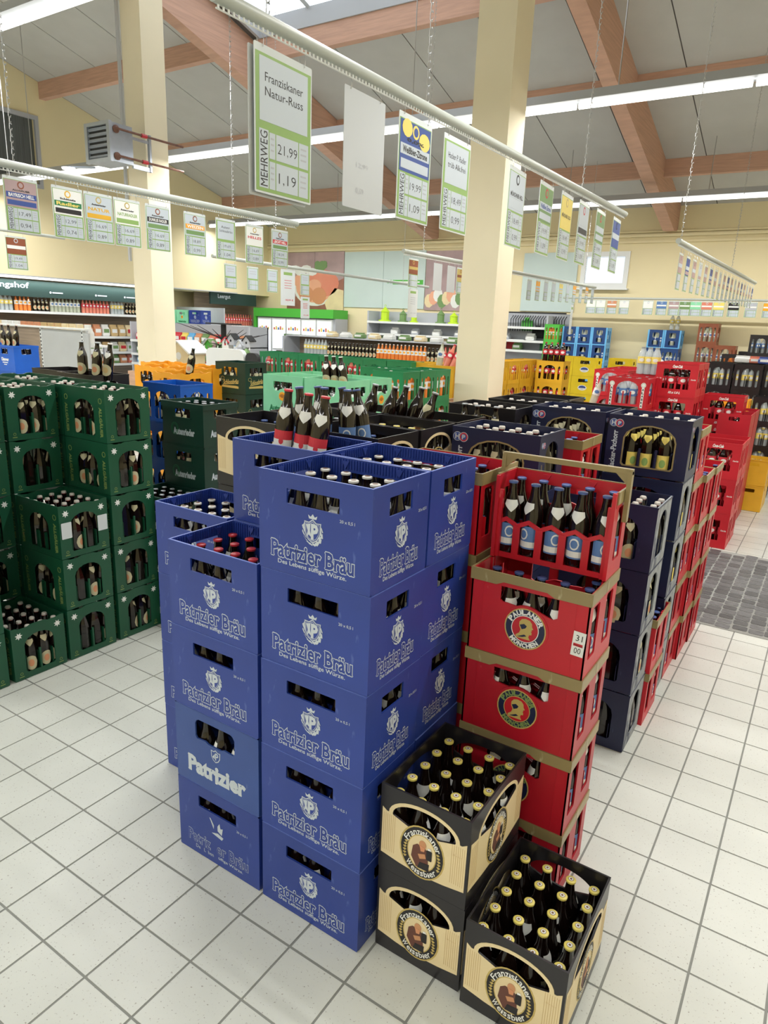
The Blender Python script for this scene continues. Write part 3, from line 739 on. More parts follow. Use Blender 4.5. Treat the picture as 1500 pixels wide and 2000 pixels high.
# --- navy crates with arched windows
hw = archw(.01, .05, .252, .24); hw2 = archw(.0, .045, .262, .15)
g = shell(BW, BD, BH, [hw], [hw2], lay=(5, 4), side_mi=1, pill_f=[(.01-.04, .05, .14, .010), (.01+.04, .05, .14, .010)], band=[(BH-.008, BH-.0005, .0015)])
def arcrim(w, win, lw, z=.0004, mi=0):
    a = G(); cx = sum(p[0] for p in win)/len(win); cz = (min(p[1] for p in win)+max(p[1] for p in win))/2
    big = [(cx+(p[0]-cx)*(1+lw*2/w), cz+(p[1]-cz)*(1+lw*1.6/.2)) for p in win]
    a.prism([big, win], z, z+.0012, mi=mi); return a
def hacker_dec(tx, win, sc, sm):
    a = G(); text_into(a, 'Hacker-Pschorr', tx, .118, .20*sc, .026*sc, .0006, 0, .03, rot=pi/2)
    b = G(); b.prism([ell(tx-.013*sc, .257, .020*sc, .020*sc, 20)], .0005, .001, mi=0); b.prism([ell(tx-.013*sc, .257, .0175*sc, .0175*sc, 20)], .001, .0014, mi=1)
    b.prism([ell(tx+.017*sc, .256, .021*sc, .021*sc, 20)], .0012, .0016, mi=0); b.prism([ell(tx+.017*sc, .256, .0185*sc, .0185*sc, 20)], .0016, .002, mi=2); b.prism([ell(tx+.017*sc, .256, .013*sc, .013*sc, 20)], .002, .0024, mi=1)
    text_into(b, 'H', tx-.013*sc, .257, .018*sc, .02*sc, .0015, 0, .05); text_into(b, 'P', tx+.017*sc, .256, .013*sc, .018*sc, .0026, 0, .05)
    return [dec('side_lettering', a, [sm], 'upright pale lettering'), dec('badge', b, ['print', 'inkblue', 'inkred'], 'pair of round badges'), dec('window_rim', arcrim(.26, win, .008), ['gold'], 'thin gold rim round the window')]
kind('hacker', BW, BD, BH, ['navy', 'navy'], g, hacker_dec(-.160, hw, 1, 'print'), hacker_dec(-.112, hw2, .6, 'gold')[:2], 'navy crate with arched window', bott='flipy')
g = shell(BW, BD, BH, [hw], [hw2], lay=(5, 4), side_mi=1, band=[(BH-.008, BH-.0005, .0015)])
kind('hackerworn', BW, BD, BH, ['navy', 'scuff'], g, [], [], 'navy crate with scuffed ends', bott='flip')
g = shell(BW, BD, BH, [hw], [hw2], lay=(5, 4), band=[(BH-.008, BH-.0005, .0015)])
kind('blackarch', BW, BD, BH, ['black'], g, [dec('window_rim', arcrim(.26, hw, .006), ['gold'])], [], 'black crate with arched window', bott='flip')

# --- forest green crates with star marks (short side = front face here is D side)
def wavy(amp=.008):
    def f(w): return [(-w/2, BH), (-w*.42, BH), (-w*.34, BH-amp), (-w*.2, BH-amp), (-w*.12, BH), (w*.12, BH), (w*.2, BH-amp), (w*.34, BH-amp), (w*.42, BH), (w/2, BH)]
    return f
aw = archw(0, .035, .245, .165); aw2 = archw(.0, .035, .235, .19)
g = shell(BD, BW, BH, [aw], [aw2], top_f=wavy(), lay=(4, 5), pill_f=[(0, .03, .15, .010)], pill_s=[(.0, .03, .13, .010)], foot=0)
def star(g, cx, cz, r, n, mi=0):
    P = []
    for i in range(14): a = radians(360*i/14+8); rr = r if i % 2 == 0 else r*.5; P.append((cx+rr*cos(a), cz+rr*sin(a)))
    flat(g, P, n, mi)
a = G(); star(a, -.108, .254, .021, .0005); star(a, .108, .254, .021, .0005)
b = G()
for s in (-1, 1):
    ring(b, s*.112, .038, .006, .006, .0085, .0085, .0005, 0, 10); flat(b, rrect(s*.112-.013, s*.112+.013, .018, .023), .0005, 0)
c = G()
for s in (-1, 1): text_into(c, 'ALLGÄUER', s*.158, .115, .165, .028, .0005, 0, .04, rot=-pi/2); ring(c, s*.158, .235, .012, .012, .016, .016, .0005, 0, 14)
kind('allg', BD, BW, BH, ['green'], g, [dec('star_mark', a, ['white'], 'pair of white leaf stars'), dec('gold_mark', b, ['olive'])], [dec('side_lettering', c, ['olive'], 'upright dull gold lettering')], 'green crate with white stars', (4, 5), bott='flip')

# --- dark green crates
g = shell(.376, .29, .28, [rrect(-.07, .07, .185, .24, .008)], [rrect(-.06, .05, .19, .24, .008)], band=[(.245, .279, .006), (0.0, .012, .003)])
g.quadbox(-.08, .08, -.29/2-.005, -.29/2, .177, .185)
a = G(); text_into(a, 'Autenrieder', .01, .095, .19, .04, .0005, 0, .05)
b = G(); ring(b, -.075, .11, .03, .036, .033, .039, .0003, 0, 20); ring(b, -.075, .11, .022, .027, .024, .029, .0003, 0, 20)
c = G(); text_into(c, 'Autenrieder', .01, .095, .19, .04, .0005, 0, .05)
kind('aut', .376, .29, .28, ['dkgreen'], g, [dec('title_lettering', a, ['print'], 'pale lettering'), dec('faint_crest', b, ['midgreen'])], [dec('title_lettering', c, ['print'])], 'bottle-green crate with pale lettering', bott='grey')
g = shell(.396, .296, BH, [rrect(-.09, .09, .175, .252, .006)], [rrect(-.085, .085, .175, .252, .006)], band=[(BH-.008, BH-.0005, .0015)])
for s in (-1,): g.quadbox(-.095, .095, -.148-.003, -.148, .168, .175)
def schloss(w):
    a = G(); text_into(a, 'Schlossbräu', .005, .115, w*.52, .045, .0005, 0, .03, rot=.1, shear=.4)
    a.prism([ell(-w*.26, .145, .022, .018, 16), ell(-w*.26, .145, .019, .015, 16)], .0004, .0009)
    flat(a, [(-w*.29, .06), (w*.27, .055), (w*.27, .075), (w*.2, .08), (-w*.29, .078)], .0004)
    return a
kind('schloss', .396, .296, BH, ['dkgreen'], g, [dec('title_lettering', schloss(.396), ['goldprint'], 'slanting gold script over a gold banner')], [dec('title_lettering', schloss(.34), ['goldprint'])], 'dark green crate with gold script', bott='grey')

# --- mint crates
mh = [(-.095, .25), (-.095, .205), (-.08, .18), (-.062, .18)]+[(.062*cos(radians(a)), .135+.062*sin(radians(a))) for a in range(135, 44, -10)]+[(.062, .18), (.08, .18), (.095, .205), (.095, .25)]
g = shell(BW, BD, BH, [mh], [mh], top_f=None)
g.prism([ell(0, .135, .06, .06, 24)], 0, .003, face_mt('-Y', BW, BD)); 
def mint_dec():
    a = G(); text_into(a, 'Autenrieder', 0, .045, .26, .042, .0005, 0, .06)
    b = G(); b.prism([ell(0, .14, .045, .045, 20)], .003, .0035, mi=0); b.prism([ell(0, .14, .034, .034, 20)], .0035, .004, mi=1); 
    for i in range(7): an = radians(30+20*i); flat(b, [(0, .128), (.03*cos(an-.08), .128+.03*sin(an-.08)), (.03*cos(an+.08), .128+.03*sin(an+.08))], .0042, 2)
    return [dec('title_lettering', a, ['inkgreen'], 'green lettering'), dec('emblem', b, ['mint', 'orange', 'brown'], 'round orange emblem')]
kind('mint', BW, BD, BH, ['mint'], g, mint_dec(), [mint_dec()[1]], 'mint green crate', bott='white')

# --- orange crates
oh = [(-.09, .235), (-.09, .15), (-.08, .13), (-.05, .13)]+[(.045*cos(radians(a)), .12+.05*sin(radians(a))) for a in range(160, 19, -14)]+[(.05, .13), (.08, .13), (.09, .15), (.09, .235), (.05, .25), (-.05, .25)]
g = shell(.346, .346, .30, [oh], [oh], top_f=wavy(.01), top_s=wavy(.01))
e = G(); e.prism([ell(0, .11, .045, .045, 20)], .0004, .001, mi=0); ring(e, 0, .11, .034, .034, .040, .040, .0011, 1, 20); e.prism([ell(0, .11, .026, .026, 16)], .0011, .0015, mi=1); flat(e, [(-.01, .095), (.012, .1), (.008, .125), (-.008, .12)], .002, 2)
od = dec('emblem', e, ['labelyellow', 'inkblue', 'white'], 'round blue and white emblem')
kind('orange', .346, .346, .30, ['orange'], g, [od], [od], 'orange crate with blue emblem', (5, 4), bott='grey')

# --- yellow slotted crates
def slots(w, z0, z1, n=None):
    big = archw(0, z0, z1, w*.42); s = w*.085
    return [big]+[archw(x, z0, z1-.012, s) for x in (-w*.35, w*.35)]
def slotkind(name, W, D, H, mt, desc, bott, lay=(4, 3), decs=None, decs_s=None, side=None):
    pf = [(-W*.07, .045, H*.55, .009), (W*.07, .045, H*.55, .009)]
    g = shell(W, D, H, slots(W, .045, H-.055), side or slots(D, .045, H-.055), pill_f=pf, lay=lay, band=[(H-.012, H-.0005, .002), (0, .016, .002)])
    kind(name, W, D, H, [mt], g, decs or [], decs_s or [], desc, lay, bott=bott)
slotkind('yellow', .396, .30, .2995, 'yellow', 'slotted yellow crate', 'cola')
slotkind('yellowwater', .33, .30, .2995, 'yellow', 'slotted yellow crate', 'water')
slotkind('greenjuice', .33, .30, .2995, 'midgreen', 'slotted green crate', 'juice')
slotkind('greencola', .33, .30, .2995, 'midgreen', 'slotted green crate', 'peach')
slotkind('blackclear', .33, .30, .33, 'black', 'slotted black crate', 'lemon')
slotkind('blackcola', .33, .30, .33, 'black', 'slotted black crate', 'clear')
slotkind('brown', .33, .30, .36, 'brown', 'slotted brown crate', 'water')
slotkind('royal', .396, .30, .2995, 'royal', 'royal blue crate', 'grey')
slotkind('pink', .40, .30, .30, 'pink', 'pink crate', 'white')
slotkind('navywater', .30, .30, .34, 'dkblue', 'navy crate with white print', 'water', decs=[dec('swoosh', (lambda a: (flat(a, [(-.14, .02), (.14, .02), (.14, .05), (0, .08), (-.14, .16)], .0005), a)[1])(G()), ['white'])])
# blue water crates with light corners
g = shell(.296, .30, .335, [rrect(-.06, .06, .06, .14, .02), rrect(-.06, .06, .19, .285, .02)], [rrect(-.09, -.02, .05, .28, .02), rrect(.02, .09, .05, .28, .02)], side_mi=1, lay=(3, 4))
for s in (-1, 1): g.quadbox(s*.134-.014, s*.134+.014, -.153, -.150, .0, .335, 1)
g.quadbox(-.147, .147, -.152, -.150, 0, .02, 1)
kind('water', .296, .30, .335, ['dkblue', 'skyblue'], g, [], [], 'dark blue crate with light corners', (3, 4), bott='water')
# bright yellow crates
bh1 = rrect(-.08, .08, .2, .255, .01)
g = shell(BW, BD, BH, [bh1], [rrect(-.05, .05, .19, .255, .01)])
e = G(); e.prism([ell(0, .11, .075, .045, 24)], .0005, .001, mi=0); e.prism([ell(0, .115, .06, .03, 20)], .001, .0014, mi=1); flat(e, [(-.06, .09), (.06, .09), (.05, .105), (-.05, .105)], .0018, 0)
kind('byellow', BW, BD, BH, ['byellow'], g, [dec('emblem', e, ['white', 'inkblue'], 'oval blue and white emblem')], [], 'bright yellow crate', bott='white')
e = G()
for x in (-.1, 0, .1): flat(e, [(x-.025, .08), (x+.025, .08), (x+.03, .11), (x+.012, .17), (x+.008, .235), (x-.008, .235), (x-.012, .17), (x-.03, .11)], .0005, 0); e.prism([ell(x, .105, .022, .022, 12)], .001, .0014, mi=1)
g = shell(BW, BD, BH, [], [rrect(-.05, .05, .19, .255, .01)])
kind('byellow2', BW, BD, BH, ['byellow'], g, [dec('bottle_print', e, ['yellow', 'inkblue'], 'printed bottle outlines')], [], 'yellow crate with printed bottles', bott='white')
# red crates with upright name strips
aw3 = archw(0, .05, .27, .21)
g = shell(.386, .30, .2995, [aw3], [archw(0, .05, .26, .14)], lay=(4, 3), pill_f=[(-.035, .05, .17, .012), (.035, .05, .17, .012)], band=[(.292, .299, .002)])
a = G()
for s in (-1, 1):
    flat(a, [(s*.15-.012, .02), (s*.15+.012, .02), (s*.15+.012, .215), (s*.15-.012, .215)], .0005, 0)
    for i, ch in enumerate('ALASKA'): text_into(a, ch, s*.15, .195-i*.031, .016, .02, .0012, 1, .05)
    a.prism([ell(s*.15, .238, .024, .024, 18)], .0006, .0012, mi=0); ring(a, s*.15, .238, .016, .016, .018, .018, .0013, 2, 14)
kind('alaska', .386, .30, .2995, ['red'], g, [dec('name_strips', a, ['white', 'inkblack', 'olive'], 'white upright name strips')], [], 'red crate with white strips', (4, 3), bott='clear')
# red cola crates
g = shell(.396, .30, .33, [rrect(-.125, .125, .075, .27, .012, .004)], [rrect(-.1, -.02, .08, .27, .01), rrect(.02, .1, .08, .27, .01)], lay=(4, 3), pill_f=[(-.062, .075, .14, .018), (0, .075, .14, .018), (.062, .075, .14, .018)], band=[(.322, .329, .002), (0, .01, .002)])
a = G(); text_into(a, 'Coca-Cola', 0, .296, .09, .026, .0005, 0, .05, shear=.5); text_into(a, '12 x 1.0 L', 0, .04, .11, .02, .0005, 0, .06, shear=.3)
for s in (-1, 1): text_into(a, 'Coca-Cola', s*.162, .175, .045, .013, .0005, 0, .03, shear=.5)
kind('coke', .396, .30, .33, ['red'], g, [dec('title_lettering', a, ['white'], 'white script and volume print')], [], 'red crate with white script', (4, 3), bott='cola')
g = shell(.396, .30, .33, [], [rrect(-.05, .05, .26, .3, .01)], lay=(4, 3))
kind('redplain', .396, .30, .33, ['darkred'], g, [], [], 'closed red crate', (4, 3), bott='cola')
g = shell(.30, .30, .3, [rrect(-.06, .06, .22, .26, .01)], [rrect(-.06, .06, .22, .26, .01)], lay=(4, 4), band=[(.285, .299, .004)])
kind('openyellow', .30, .30, .3, ['yellow'], g, [], [], 'open yellow crate', (4, 4), bott='white')
# royal blue lettered crate
g = shell(.396, .30, BH, [rrect(-.07, .07, .2, .262, .012)], [rrect(-.06, .06, .2, .262, .012)], band=[(.275, .299, .004), (0, .02, .004)])
a = G(); text_into(a, 'Chiemseer', 0, .14, .15, .035, .0005, 0, .06); flat(a, rrect(-.055, .055, .098, .108), .0004, 0); flat(a, rrect(-.03, .03, .076, .084), .0004, 0)
kind('chiem', .396, .30, BH, ['royal'], g, [dec('title_lettering', a, ['white'], 'white lettering')], [], 'royal blue crate with lettering', bott='white')
slotkind('lime', .30, .30, .34, 'grassgreen', 'bright green crate', 'juice')

ORD = ['bottom', 'second', 'third', 'fourth', 'fifth', 'sixth', 'seventh']
def crate(kn, cx, cy, z, rot, label, group, decf=True, extra_f=None):
    k = KINDS[kn]; o = link('crate', k.mesh); o.location = (cx, cy, z); o.rotation_euler.z = rot
    o.name = 'beverage_crate'; tag(o, label, 'crate', group); CRATES.append(o)
    q = round(rot/(pi/2)) % 4
    faces = {0: (('-Y', 'f'), ('+X', 's')), 1: (('-Y', 'f'), ('-X', 's')), 3: (('+X', 's'), ('+Y', 'f')), 2: (('+Y', 'f'), ('-X', 's'))}[q]
    if decf:
        for fc, w in faces:
            for nm, me, lb in (k.f if w == 'f' else k.s):
                c = link(nm, me, o, face_mt(fc, k.W, k.D))
                if lb: c['label'] = lb
    for e in k.extra:
        c = link(e[0], e[1], o); c['label'] = e[2]
    return o
def grid(k, rot):
    nx, ny = k.lay; P = []
    for i in range(nx):
        for j in range(ny):
            x = -k.W/2+k.W*(i+.5)/nx; y = -k.D/2+k.D*(j+.5)/ny
            P.append((i, j, x*cos(rot)-y*sin(rot), x*sin(rot)+y*cos(rot)))
    return P
COLN = {5: ['leftmost', 'second from left', 'middle', 'second from right', 'rightmost'], 4: ['leftmost', 'second from left', 'second from right', 'rightmost'], 3: ['leftmost', 'middle', 'rightmost'], 2: ['left', 'right']}
ROWN = {5: ['front row', 'second row', 'middle row', 'fourth row', 'back row'], 4: ['front row', 'second row', 'third row', 'back row'], 3: ['front row', 'middle row', 'back row'], 2: ['front row', 'back row']}
def bdesc(b, P, x, y, pos, where):
    xs = sorted({round(p[2], 3) for p in P}); ys = sorted({round(p[3], 3) for p in P})
    c = COLN[len(xs)][xs.index(round(x, 3))]; r = ROWN[len(ys)][ys.index(round(y, 3))]
    return f"{BK[b][6]}, {r} {c}, {pos} crate, {where.replace(' stack', '') if len(where.split()) > 5 else where}"
def fill(kn, cx, cy, z, rot, where, pos, top, bott, see=('-Y', '+X'), skip=0, near=None):
    k = KINDS[kn]; b = bott or k.bott; P = grid(k, rot)
    x1 = max(p[2] for p in P); y0 = min(p[3] for p in P)
    for i, j, x, y in P:
        if not top and not (('-Y' in see and abs(y-y0) < .01) or ('+X' in see and abs(x-x1) < .01)): continue
        bottle(b, cx+x+random.uniform(-.002, .002), cy+y+random.uniform(-.002, .002), z+.0105, bdesc(b, P, x, y, pos, where), f"bottles in {where}", near=near,
               rot=random.uniform(-1.6, -.9) if CLS[b] not in ('beer_bottle', 'swing_top_bottle') or b == 'flipy' else (random.uniform(-3.1, 3.1) if (b == 'gold' or not top) else None))
def stack(kn, cx, cy, n, where, rot=0, bott=None, see=('-Y', '+X'), z0=0, fulltop=True, decf=True, kinds=None, skip=0, pitch=None, fill_low=True, near=None, jit=.002):
    z = z0
    for i in range(n):
        kk = kinds[i] if kinds else kn; k = KINDS[kk]
        pos = 'top' if (i == n-1 and n > 1) else ('only' if n == 1 else ORD[i])
        lab = f"{k.desc}, {pos} in {where}" if n > 1 else f"{k.desc}, {where}"
        o = crate(kk, cx+random.uniform(-jit, jit), cy+random.uniform(-jit, jit), z, rot, lab, 'crates of '+where if n > 1 else None, decf)
        top = (i == n-1) and fulltop
        if top or fill_low: fill(kk, cx, cy, z, rot, where, pos, top, bott, see, skip, near)
        z += pitch or k.H
    return z
# ------------------------------------------------------------------ room shell
XL, XR, YB, YF = -12.2, 5.0, 13.0, -6.0
def box(name, x0, x1, y0, y1, z0, z1, m, parent=None, kind=None, label=None):
    if parent is not None:      # parent given: coordinates are world, subtract parent's location
        l = parent.matrix_world.translation if parent.parent is None and parent.rotation_euler.z == 0 else Vector((0, 0, 0))
        l = parent.location
        x0 -= l.x; x1 -= l.x; y0 -= l.y; y1 -= l.y; z0 -= l.z; z1 -= l.z
    o = link(name, G().quadbox(x0, x1, y0, y1, z0, z1).mesh(name, [M[m]]), parent, kind=kind)
    if label: o['label'] = label
    return o
# floor: grout bed with tiles
fl = struct('floor', G().quadbox(XL-1.4, XR, YF, YB, -.1, -.002).mesh('floor', [M['grout']]))
TS = .21385; TX0, TY0 = -1.4717, -.3154
def pix(x, y, z):
    d = Vector((x, y, z))-CAM; a, b, c = d.dot(_r2), d.dot(_u2), d.dot(_f)
    return (750+FPX*a/c, 1000-FPX*b/c, c) if c > .05 else None
def blocked(x, y):
    return (x < -2.4 and y < 8) or (-1.24 < x < .44 and .3 < y < 3.45) or (-.81 < x < .33 and 0 < y < .6) or (y > 3.45 and x < -.05) or (y > 5.45 and x < .35) or (x > -.0 and 3.47 < y < 5.38 and x < 1.55)
tg = G().quadbox(-TS/2+.0035, TS/2-.004, -TS/2+.0035, TS/2-.004, -.006, 0)
tme = tg.mesh('tile', [M['tile']]); cand = []; rest = []
for i in range(int((XL-1.2-TX0)/TS), int((XR-TX0)/TS)-1):
    for j in range(int((YF-TY0)/TS)+1, int((YB-TY0)/TS)-1):
        x = TX0+(i+.5)*TS; y = TY0+(j+.5)*TS; p = pix(x, y, 0)
        if -.02 < x-0 and 3.44 < y < 5.40 and x < 1.6: pass
        if p and -60 < p[0] < 1560 and p[1] < 2070 and not blocked(x, y): cand.append((p[2], x, y))
        else: rest.append((x, y))
cand.sort()
for d, x, y in cand[:300]: link('tile', tme, fl, T(x, y, 0))
rg = G()
for x, y in [(c[1], c[2]) for c in cand[300:]]+rest:
    b = len(rg.v); h = TS/2-.004
    rg.v += [(x-h, y-h, 0), (x+h, y-h, 0), (x+h, y+h, 0), (x-h, y+h, 0)]; rg.f.append((b, b+1, b+2, b+3)); rg.m.append(0)
link('tiles', rg.mesh('tiles', [M['tile']]), fl, kind='stuff')
# stone-look mat in the aisle
MX0, MX1, MY0, MY1 = .03, 1.57, 3.455, 5.39
sm = empty('floor_mat', (MX0, MY0, 0), 'grey floor mat with rows of stone setts lying across the right aisle', 'mat')
box('backing', MX0, MX1, MY0, MY1, .0005, .003, 'matbase', sm)
sg = [G().prism([rrect(-.0465, .0465, -.0438, .0438, .013, n=2)], .003, .0055).mesh('stone', [M['stone']]), G().prism([rrect(-.0455, .0455, -.0405, .0405, .016, n=2)], .003, .0052).mesh('stone', [M['stone']])]
x = .055; ns = 0
while x < MX1-MX0-.04:
    y = .05+random.uniform(0, .04)
    while y < MY1-MY0-.04:
        link('stone', random.choice(sg), sm, T(x+random.uniform(-.003, .003), y, 0)@Matrix.Rotation(random.uniform(-.03, .03), 4, 'Z')); y += .0965; ns += 1
    x += .1005
# walls
rz_ = lambda y: 4.32+.272*(12.7-y) if y > 3.9 else 4.32+.272*(12.7-7.8+y)     # roof underside
def wallpoly(name, x0, x1, holes=(), z0=0):
    g = G(); g.prism([[(YF, z0), (YB, z0), (YB, rz_(YB)), (3.9, rz_(3.9)), (YF, rz_(YF))]]+list(holes), x0, x1, FM['+X']); return struct(name, g.mesh(name, [M['wall']]))
wl = wallpoly('wall_left', XL-.2, XL, [rrect(5.0, 6.72, 4.15, 5.28)], z0=2.50)
g = G().quadbox(XL-1.3, XL-1.1, YF, YB, 0, 2.5); g.quadbox(XL-1.1, XL-.2, YF, YB, 2.5, 2.6); struct('wall_recess', g.mesh('wall_recess', [M['wall']]))
wallpoly('wall_right', XR, XR+.2)
wb = struct('wall_back', G().prism([[(XL-1.3, 0), (XR, 0), (XR, rz_(YB)), (XL-1.3, rz_(YB))], rrect(-3.70, -2.88, 2.83, 3.40)], 0, .2, Matrix(((1, 0, 0, 0), (0, 0, 1, YB), (0, 1, 0, 0), (0, 0, 0, 1)))).mesh('wall_back', [M['wall']]))
struct('wall_front', G().quadbox(XL-1.3, XR, YF-.2, YF, 0, rz_(YF)).mesh('wall_front', [M['wall']]))
# high dark window on the left wall
wn = struct('window_1', G().prism([rrect(4.95, 6.77, 4.1, 5.33), rrect(5.02, 6.70, 4.17, 5.26)], -12.22, -12.17, FM['+X']).mesh('window_frame', [M['shelf']]))
link('curtain', G().quadbox(-12.34, -12.3, 4.95, 6.77, 4.1, 5.33).mesh('curtain', [M['curtain']]), wn)
wn = struct('window_2', G().prism([rrect(-3.76, -2.82, 2.77, 3.46), rrect(-3.67, -2.91, 2.87, 3.37)], 0, .06, Matrix(((1, 0, 0, 0), (0, 0, 1, YB-.03), (0, 1, 0, 0), (0, 0, 0, 1)))).mesh('window_frame', [M['shelfwhite']]))
link('pane', G().quadbox(-3.70, -2.88, YB+.05, YB+.07, 2.83, 3.4).mesh('pane', [M['daywin']]), wn)
link('window_sill', G().quadbox(-3.8, -2.78, YB-.12, YB, 2.74, 2.77).mesh('window_sill', [M['shelfwhite']]), wn)
# trim pipes along the back wall
for i, (z, r) in enumerate(((3.80, .022), (3.735, .035))):
    struct(f'trim_{i+1}', G().tube([(XL, YB-r, z), (XR, YB-r, z)], r, 8).mesh('trim', [M['wall']]))
struct('trim_3', G().quadbox(XL, XR, YB-.05, YB, 3.60, 3.64).mesh('trim', [M['wall']]))
struct('trim_4', G().tube([(-3.9, YB-.5, 2.56), (XR, YB-.5, 2.56)], .02, 8).mesh('trim', [M['rail']]))
# roof: boards with joints, opening for the skylight between the two main rafters
SKX0, SKX1, SKY0, SKY1 = -6.98, -2.42, 4.1, 7.09
ce = struct('ceiling', G().prism([[(YF, rz_(YF)+.08), (3.9, rz_(3.9)+.08), (3.9, rz_(3.9)+.2), (YF, rz_(YF)+.2)]], XL-.2, XR+.2, FM['+X']).mesh('ceiling', [M['ceiling']]))
def slope_quad(g, x0, x1, y0, y1, off, th):
    g.prism([[(y0, rz_(y0+1e-4)+off), (y1, rz_(y1)+off), (y1, rz_(y1)+off+th), (y0, rz_(y0+1e-4)+off+th)]], x0, x1, FM['+X'])
jg = G()
slope_quad(jg, XL-.2, SKX0, 3.9, YB+.2, .012, .1); slope_quad(jg, SKX1, XR+.2, 3.9, YB+.2, .012, .1)
slope_quad(jg, SKX0, SKX1, SKY1, YB+.2, .012, .1); slope_quad(jg, SKX0, SKX1, 3.9, SKY0, .012, .1)
struct('roof_backing', jg.mesh('roof_backing', [M['joint']])).name = 'trim_5'
pw = 1.138
n0 = int((XL+11.649)/pw)-1
x = -11.649-pw
while x < XR:
    a = max(x, XL); b = min(x+pw, XR); x += pw
    if b-a < .05: continue
    segs = [(3.9, YB)]
    if b > SKX0 and a < SKX1: segs = [(SKY1, YB)]
    for y0, y1 in segs:
        g = G(); slope_quad(g, a+.008, b-.008, y0, y1, 0, .012); link('panel', g.mesh('panel', [M['ceiling']]), ce)
# front half of the roof (behind the camera)
g = G(); slope_quad(g, XL, XR, YF, 3.9, 0, .07); link('panel', g.mesh('panel', [M['ceiling']]), ce)
# rafters (glulam) and purlins
def rafter(x, w=.2):
    g = G(); zb = lambda y: 3.78+.265*(12.7-y)
    g.prism([[(4.6, zb(4.6)), (12.72, 3.77), (YB-.002, 3.80), (YB-.002, rz_(YB)), (4.6, rz_(4.6))]], x-w/2, x+w/2, FM['+X'])
    return struct('rafter', g.mesh('rafter', [M['timber']]))
RX = [-7.2, -2.12, 2.95]
for x in RX: rafter(x)
edges = [XL]+RX+[XR]
for y_, h in ((6.9, .28), (9.2, .25), (11.4, .26)):
    for a, b in zip(edges[:-1], edges[1:]):
        y = 7.15 if (y_ == 6.9 and a == RX[0]) else y_
        a2 = a+(.1 if a != XL else -.0); b2 = b-(.1 if b != XR else 0)
        g = G(); zt = rz_(y)-.002; s = .272*.06
        g.prism([[(y-.06, zt+s), (y-.06, zt-h+s), (y+.06, zt-h+s), (y+.06, zt-s)]], a2, b2, FM['+X'])
        struct('purlin', g.mesh('purlin', [M['timber']]))
struct('purlin', G().quadbox(XL, XR, 3.82, 3.98, rz_(3.9)-.45, rz_(3.9)-.05).mesh('purlin', [M['timber']]))
# skylight: white upstand and glazing bars
sk = empty('skylight', (SKX0, SKY0, 0)); sk['kind'] = 'structure'
zt = rz_(SKY0)+.55
g = G(); zl = rz_(SKY1)
g.quadbox(SKX0, SKX1, SKY1-.02, SKY1+.05, zl+.0, zl+.24); g.quadbox(SKX0, SKX1, SKY0-.05, SKY0+.02, rz_(SKY0), rz_(SKY0)+.24)
for xx in (SKX0-.03, SKX1-.02): g.prism([[(SKY0, rz_(SKY0)), (SKY1, zl), (SKY1, zl+.24), (SKY0, rz_(SKY0)+.24)]], xx, xx+.05, FM['+X'])
link('upstand', G().add(g, T(-SKX0, -SKY0, 0)).mesh('upstand', [M['lampwhite']]), sk)
for i in range(6):
    x = SKX0+(SKX1-SKX0)*i/5
    gb = G().tube([(x, SKY0, rz_(SKY0)+.24), (x, SKY1, zl+.24)], .035, 4); link('glazing_bar', G().add(gb, T(-SKX0, -SKY0, 0)).mesh('glazing_bar', [M['joint' if 0 else 'metal']]), sk)
gp = G(); slope_quad(gp, SKX0, SKX1, SKY0, SKY1, .27, .01); link('pane', G().add(gp, T(-SKX0, -SKY0, 0)).mesh('pane', [M['glass']]), sk)
det = empty('ceiling_sensor', (-3.35, 7.02, 5.80), 'small white box with a wire loop on the beam under the skylight', 'sensor')
link('housing', G().quadbox(-.06, .06, -.1, -.02, -.05, .05).mesh('housing', [M['lampwhite']]), det)
link('wire_loop', G().tube([(.09*cos(radians(a))-.02, -.06, .15+.09*sin(radians(a))) for a in range(-90, 271, 30)], .006, 5).mesh('wire_loop', [M['slot']]), det)
# columns
for i, (x0, x1, y0, y1) in enumerate(((-2.356, -1.98, 5.0, 5.37), (-7.392, -7.02, 5.0, 5.36))):
    struct('column', G().quadbox(x0, x1, y0, y1, 0, rz_((y0+y1)/2)-.05).mesh('column', [M['column']]))
    sk_ = empty('column_guard', (x0-.07, y0-.07, 0), 'pale wooden guard boards round the foot of the '+('right' if i == 0 else 'left')+' cream column', 'guard')
    for nm, a in (('board', (-.09, x1-x0+.09-(-.0)+.07, 0, .03)), ('board', (-.09, x1-x0+.16, y1-y0+.11, y1-y0+.14)), ('board', (-.09, -.06, .03, y1-y0+.11)), ('board', (x1-x0+.13, x1-x0+.16, .03, y1-y0+.11))):
        link(nm, G().quadbox(a[0], a[1], a[2], a[3], 0, 1.16 if i == 0 else 1.12).mesh(nm, [M['pinewood']]), sk_)
